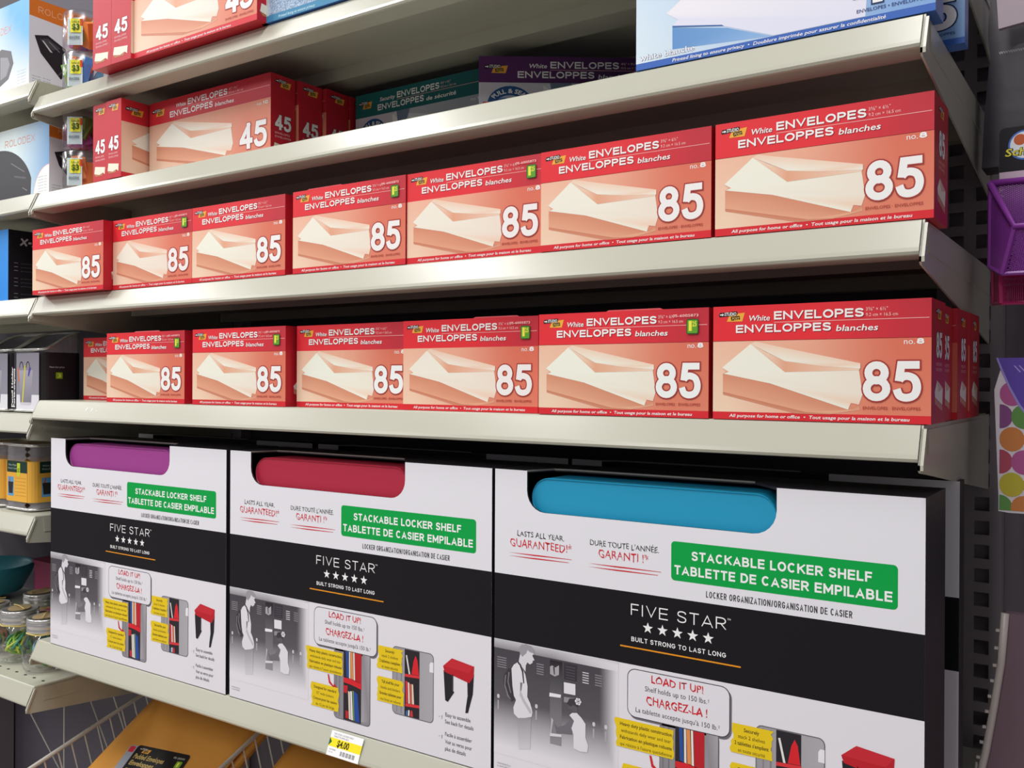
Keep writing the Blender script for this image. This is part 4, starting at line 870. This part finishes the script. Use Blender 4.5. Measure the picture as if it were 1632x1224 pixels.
# sloping wire rack rods behind, left bay
o = thing('wire_basket', 'thin wire rods of a sloping rack under the left bay', 'rack', (0, 0, 0))
for p, q in (((-.62, .30, -.665), (-.44, .34, -.90)), ((-.50, .33, -.60), (-.50, .33, -1.0)), ((-.42, .32, -.60), (-.25, .33, -.86)), ((-.34, .33, -.60), (-.20, .34, -.86))):
    ob('wire_rod', MB().tube([p, q], .0017, 6).me('wire_rod', WIRE), o)
ob('cross_rod', MB().tube([(-.9, .345, -.60), (-.02, .345, -.60)], .002, 6).me('cross_rod', WIRE), o)
struct('wall_left', MB().box(-1.3, -.78, .30, .372, -H+.14, -.56).me('deck', BACK2), None)
def mailer(dx, dz, label, withlabel, sy=1.0, rz=0):
    o = thing('padded_mailer', label, 'mailer', (.030+dx, 0, dz), rz, 'tan padded mailers in the wire bin')
    b = bmesh.new(); nx, ny = 14, 20; Wm = .218; ylo, yhi = -.16, .285
    grid = []
    for s_ in (1, 0):
        g = []
        for j in range(ny+1):
            row = []
            for i in range(nx+1):
                u, v = i/nx, j/ny; x = u*Wm; y = ylo+(yhi-ylo)*v
                puff = (math.sin(math.pi*u)*math.sin(math.pi*v))**.5*.006*(1 if s_ else -.3)+.0006*s_
                z = -.631+.66*y-.15*x + puff
                row.append(b.verts.new((x, y, z)))
            g.append(row)
        grid.append(g)
    for s_, g in enumerate(grid):
        for j in range(ny):
            for i in range(nx):
                q = (g[j][i], g[j][i+1], g[j+1][i+1], g[j+1][i]); b.faces.new(q if s_ == 0 else q[::-1])
    A_, B_ = grid
    for j in range(ny):
        for c_ in (0, nx): b.faces.new((A_[j][c_], A_[j+1][c_], B_[j+1][c_], B_[j][c_]))
    for i in range(nx):
        for c_ in (0, ny): b.faces.new((A_[c_][i], A_[c_][i+1], B_[c_][i+1], B_[c_][i]))
    bmesh.ops.recalc_face_normals(b, faces=b.faces); me = D.meshes.new('mailer'); b.to_mesh(me); b.free()
    for p in me.polygons: p.use_smooth = True
    ob('envelope', me, o, MAILER)
    if withlabel:
        a = Art(); a.poly(rrect(0, 0, 100, 90, 5), '#1d1b1e', 1); a.poly(rrect(-14, -4, 12, 88, 5), '#9aa0ac', 0)
        a.text('Padded Envelopes', 5, 62, 68, 7.5, '#c9b06a', 2, .025, .1); a.text('Enveloppes', 5, 50, 57, 7.5, '#c9b06a', 2, .025, .1); a.text('matelassées', 5, 56, 46, 7.5, '#c9b06a', 2, .025, .1)
        a.rect(0, 40, 60, 43, '#c8242c', 2); logo(a, 6, 78, 1.0, 2); a.poly(rrect(-12, 76, -2, 86, 2), '#d83040', 2)
        a.text('05-20099', 74, 94, 80, 3, '#d9d9d0', 2); a.poly(rrect(84, 66, 94, 77, 1), '#7fae28', 2); a.text('1', 87, 90, 68, 7, '#eef06a', 3, .02)
        me = a.mesh('label_art')
        ex = Vector((.096, .0205, -.0008)).normalized(); n_ = Vector((.15, -.66, 1)).normalized(); ex = (ex-n_*ex.dot(n_)).normalized(); ez = n_.cross(ex)
        org = Vector((.0849-.030, .1109, -.5661+.0068))
        for v in me.vertices: c = v.co.copy(); v.co = org+ex*c.x+ez*(c.z-.090)+n_*(-c.y)
        ob('header_label', me, o)
    return o
mailer(0, 0, 'topmost tan padded mailer with a black header label', True)
mailer(.010, -.011, 'tan padded mailer under the labelled one in the wire bin', False)
mailer(.004, -.022, 'lowest tan padded mailer of the stack in the wire bin', False)
m2 = mailer(.262, -.070, 'shaded brown mailer right of the second wire divider', False); m2['group'] = 'mailers in the next bin'

# ------------------------------------------------------------------ right bay goods
def quadpanel(p00, p10, p11, p01):
    p00, p10, p11, p01 = map(Vector, (p00, p10, p11, p01))
    return lambda u, v: (p00*(1-u)+p10*u)*(1-v)+(p01*(1-u)+p11*u)*v
def basket(label, m, bl, flt, flb, bb, wid, grp=None, solid=None):
    """hanging wire-mesh pocket: back-left-top, front-left-top, front-left-bottom, back-left-bottom corners, width to the right"""
    o = thing('mesh_basket', label, 'basket', bl); off = Vector(bl)
    P = [Vector(q)-off for q in (bl, flt, flb, bb)]; wv = Vector((wid, .0, 0)); Q = [q+wv for q in P]
    lattice('side_mesh', quadpanel(P[0], P[1], P[2], P[3]), 22, 44, .0009, m, o, 12)
    lattice('front_mesh', quadpanel(P[1], Q[1], Q[2], P[2]), 40, 34, .0009, m, o, 12)
    lattice('back_mesh', quadpanel(P[0], Q[0], Q[3], P[3]), 40, 44, .0009, m, o, 12)
    lattice('base_mesh', quadpanel(P[3], Q[3], Q[2], P[2]), 40, 30, .0009, m, o, 12)
    ob('rim', MB().tube([P[0], P[1], Q[1], Q[0], P[0]], .0032, 8).me('rim', m, smooth=True), o)
    ob('corner_strap', MB().tube([P[1], P[2]], .0028, 6).tube([P[2], P[3]], .002, 6).tube([P[2], Q[2]], .002, 6).tube([P[3], P[0]], .002, 6).me('corner_strap', m), o)
    return o
basket('purple wire mesh basket hanging under a printed card, right edge', PMESH, (1.2405, .190, .181), (1.2625, .165, .1365), (1.2520, .175, .0975), (1.2390, .200, .1073), .13)
basket('magenta wire mesh basket below the purple one, right edge', MMESH, (1.2380, .235, .118), (1.2480, .200, .100), (1.2490, .200, .0735), (1.2380, .235, .076), .13)
o = thing('hang_card', 'black and white hang card with a round emblem above the purple basket', 'card', (1.2475, .205, .155))
ob('card_board', MB().prism(rrect(-.002, 0, .11, .0785, .005, 4), .0, .0008, 'y').me('card_board', BLACK), o)
a = Art(); a.poly(rrect(-1.5, .5, 108, 78, 5), '#211f24', 0); a.rect(-1.5, -22, 108, 38, '#cdb4c6', 1)
E_ = lambda cu, cv, ru, n=28: [(cu+ru*math.cos(2*math.pi*i/n), cv+ru*math.sin(2*math.pi*i/n)) for i in range(n)]
a.poly(E_(19, 61, 13.5), '#4c74c4', 2); a.poly(E_(19, 61, 12), '#dfe4f2', 3); a.poly(E_(15, 66, 5), '#c4623c', 4)
a.text('Scholar', 3, 40, 52, 6.5, '#3b3410', 5, .06, .15); a.text('Scholar', 3, 40, 52, 6.5, '#e6d84a', 6, .015, .15)
ob('card_print', a.mesh('card_art', PM), o)
# dotted gift bag with a purple flap
o = thing('gift_bag', 'white gift bag with coloured dots and a purple flap, right edge', 'bag', (1.2475, .20, -.115))
ob('bag_body', MB().prism([(0, 0), (.0, .012), (-.004, .110), (.004, .139), (.14, .139), (.14, 0), (.008, -.001)], 0, .03, 'y').me('bag_body', mat('clear_white_film', '#cfcad2', .3)), o)
a = Art(); rnd = random.Random(4); dc = ['#5d8a4a', '#a8558a', '#c07a45', '#b5a83c', '#5a8ca6', '#7d4a7c', '#a34a5c']
k = 0
for j in range(6):
    for i in range(6):
        cx, cy = 7+i*19+(9.5 if j % 2 else 0)-6, 4+j*20.5
        a.poly([(cx+10.2*math.cos(t), cy+11*math.sin(t)) for t in [q*math.pi/10 for q in range(20)] if 1], dc[(j*3+i*2+k) % 7], 1+(i+j) % 2)
me = a.mesh('dots', PR)
for v in me.vertices: v.co.x = max(.0005, v.co.x); v.co.z = min(.134, max(.001, v.co.z))
ob('dot_print', me, o)
a = Art(); a.poly([(-1, 139), (3, 128), (9, 113), (17, 97), (28, 82), (42, 74), (90, 74), (110, 139)], '#5b46a0', 5); a.poly([(-1, 139), (3, 128), (9, 113), (17, 97), (28, 82), (42, 74), (42, 72.5), (27, 80.5), (15.5, 95.5), (7.5, 112), (1.5, 127), (-2.5, 139)], '#8f86c9', 6)
for u in (9, 13): a.line((u+3, 132), (u+8, 126), 1.0, '#9c93cf', 6)
ob('flap', a.mesh('flap_art', PR), o)
# spiral-bound binder standing on edge
o = thing('spiral_binder', 'binder with a pale comb-bound spine hanging low at the right edge', 'binder', (1.236, .19, -.42))
zs = [(-.020, 0), (-.004, .05), (.004, .09), (.010, .13), (.0155, .17), (.0185, .215)]
ob('spine', MB().tube([(x, .0, z) for x, z in zs], .0034, 8).me('spine', mat('pale_plastic', '#b5aba6', .35), smooth=True), o)
bm_ = MB()
for k in range(14):
    f = k/14*5; i = int(f); f -= i; x = zs[i][0]*(1-f)+zs[i+1][0]*f; z = zs[i][1]*(1-f)+zs[i+1][1]*f
    bm_.box(x-.0062, x-.0032, -.001, .001, z-.0012, z+.0012)
ob('comb_teeth', bm_.me('comb_teeth', D.materials['pale_plastic']), o)
ob('cover', MB().prism(zs+[(.14, .215), (.14, 0)], .002, .012, 'y').me('cover', mat('mauve_cover', '#6b5560', .4)), o)
ob('inner_wire', MB().tube([(-.010, -.004, .0), (-.004, .004, .075)], .0017, 6).me('inner_wire', WIRE), o)
# dark hanging pack with pale card, top right
DARKP = mat('dark_pack', '#332f36', .35, 0, .1, 25, .5, .3)
o = thing('hanging_pack', 'dark plastic-wrapped pack hanging at the top right corner', 'pack', (1.2275, .235, .205))
ob('pack_body', MB().prism([(0, .0), (.002, .05), (.006, .098), (.03, .112), (.16, .125), (.16, 0)], 0, .035, 'y').bevel(.003, 2).me('pack_body', DARKP, smooth=False), o)
a = Art(); a.text('WWWWWWWW', 14, 46, 105.5, 2.6, '#cfc9cf', 1, .0); ob('pack_print', a.mesh('pack_art'), o)
o = thing('hanging_pack', 'pale pink-backed packet above the dark pack, top right corner', 'pack', (1.2405, .215, .328)); ob('pack_body', MB().prism([(.003, .0), (0, .05), (.14, .05), (.14, .014)], 0, .006, 'y').me('pack_body', mat('pale_pink_card', '#b3a2ac', .45)), o)
o = thing('hanging_pack', 'black bag of bunched plastic behind the blue box', 'pack', (1.2290, .285, .318)); ob('pack_body', MB().prism([(0, 0), (-.003, .03), (.0, .09), (.05, .1), (.06, 0)], 0, .03, 'y').bevel(.004, 2).me('pack_body', DARKP), o)

for o in D.objects:
    if o.parent is None and o.type not in ('CAMERA', 'LIGHT'): o.location.z += H
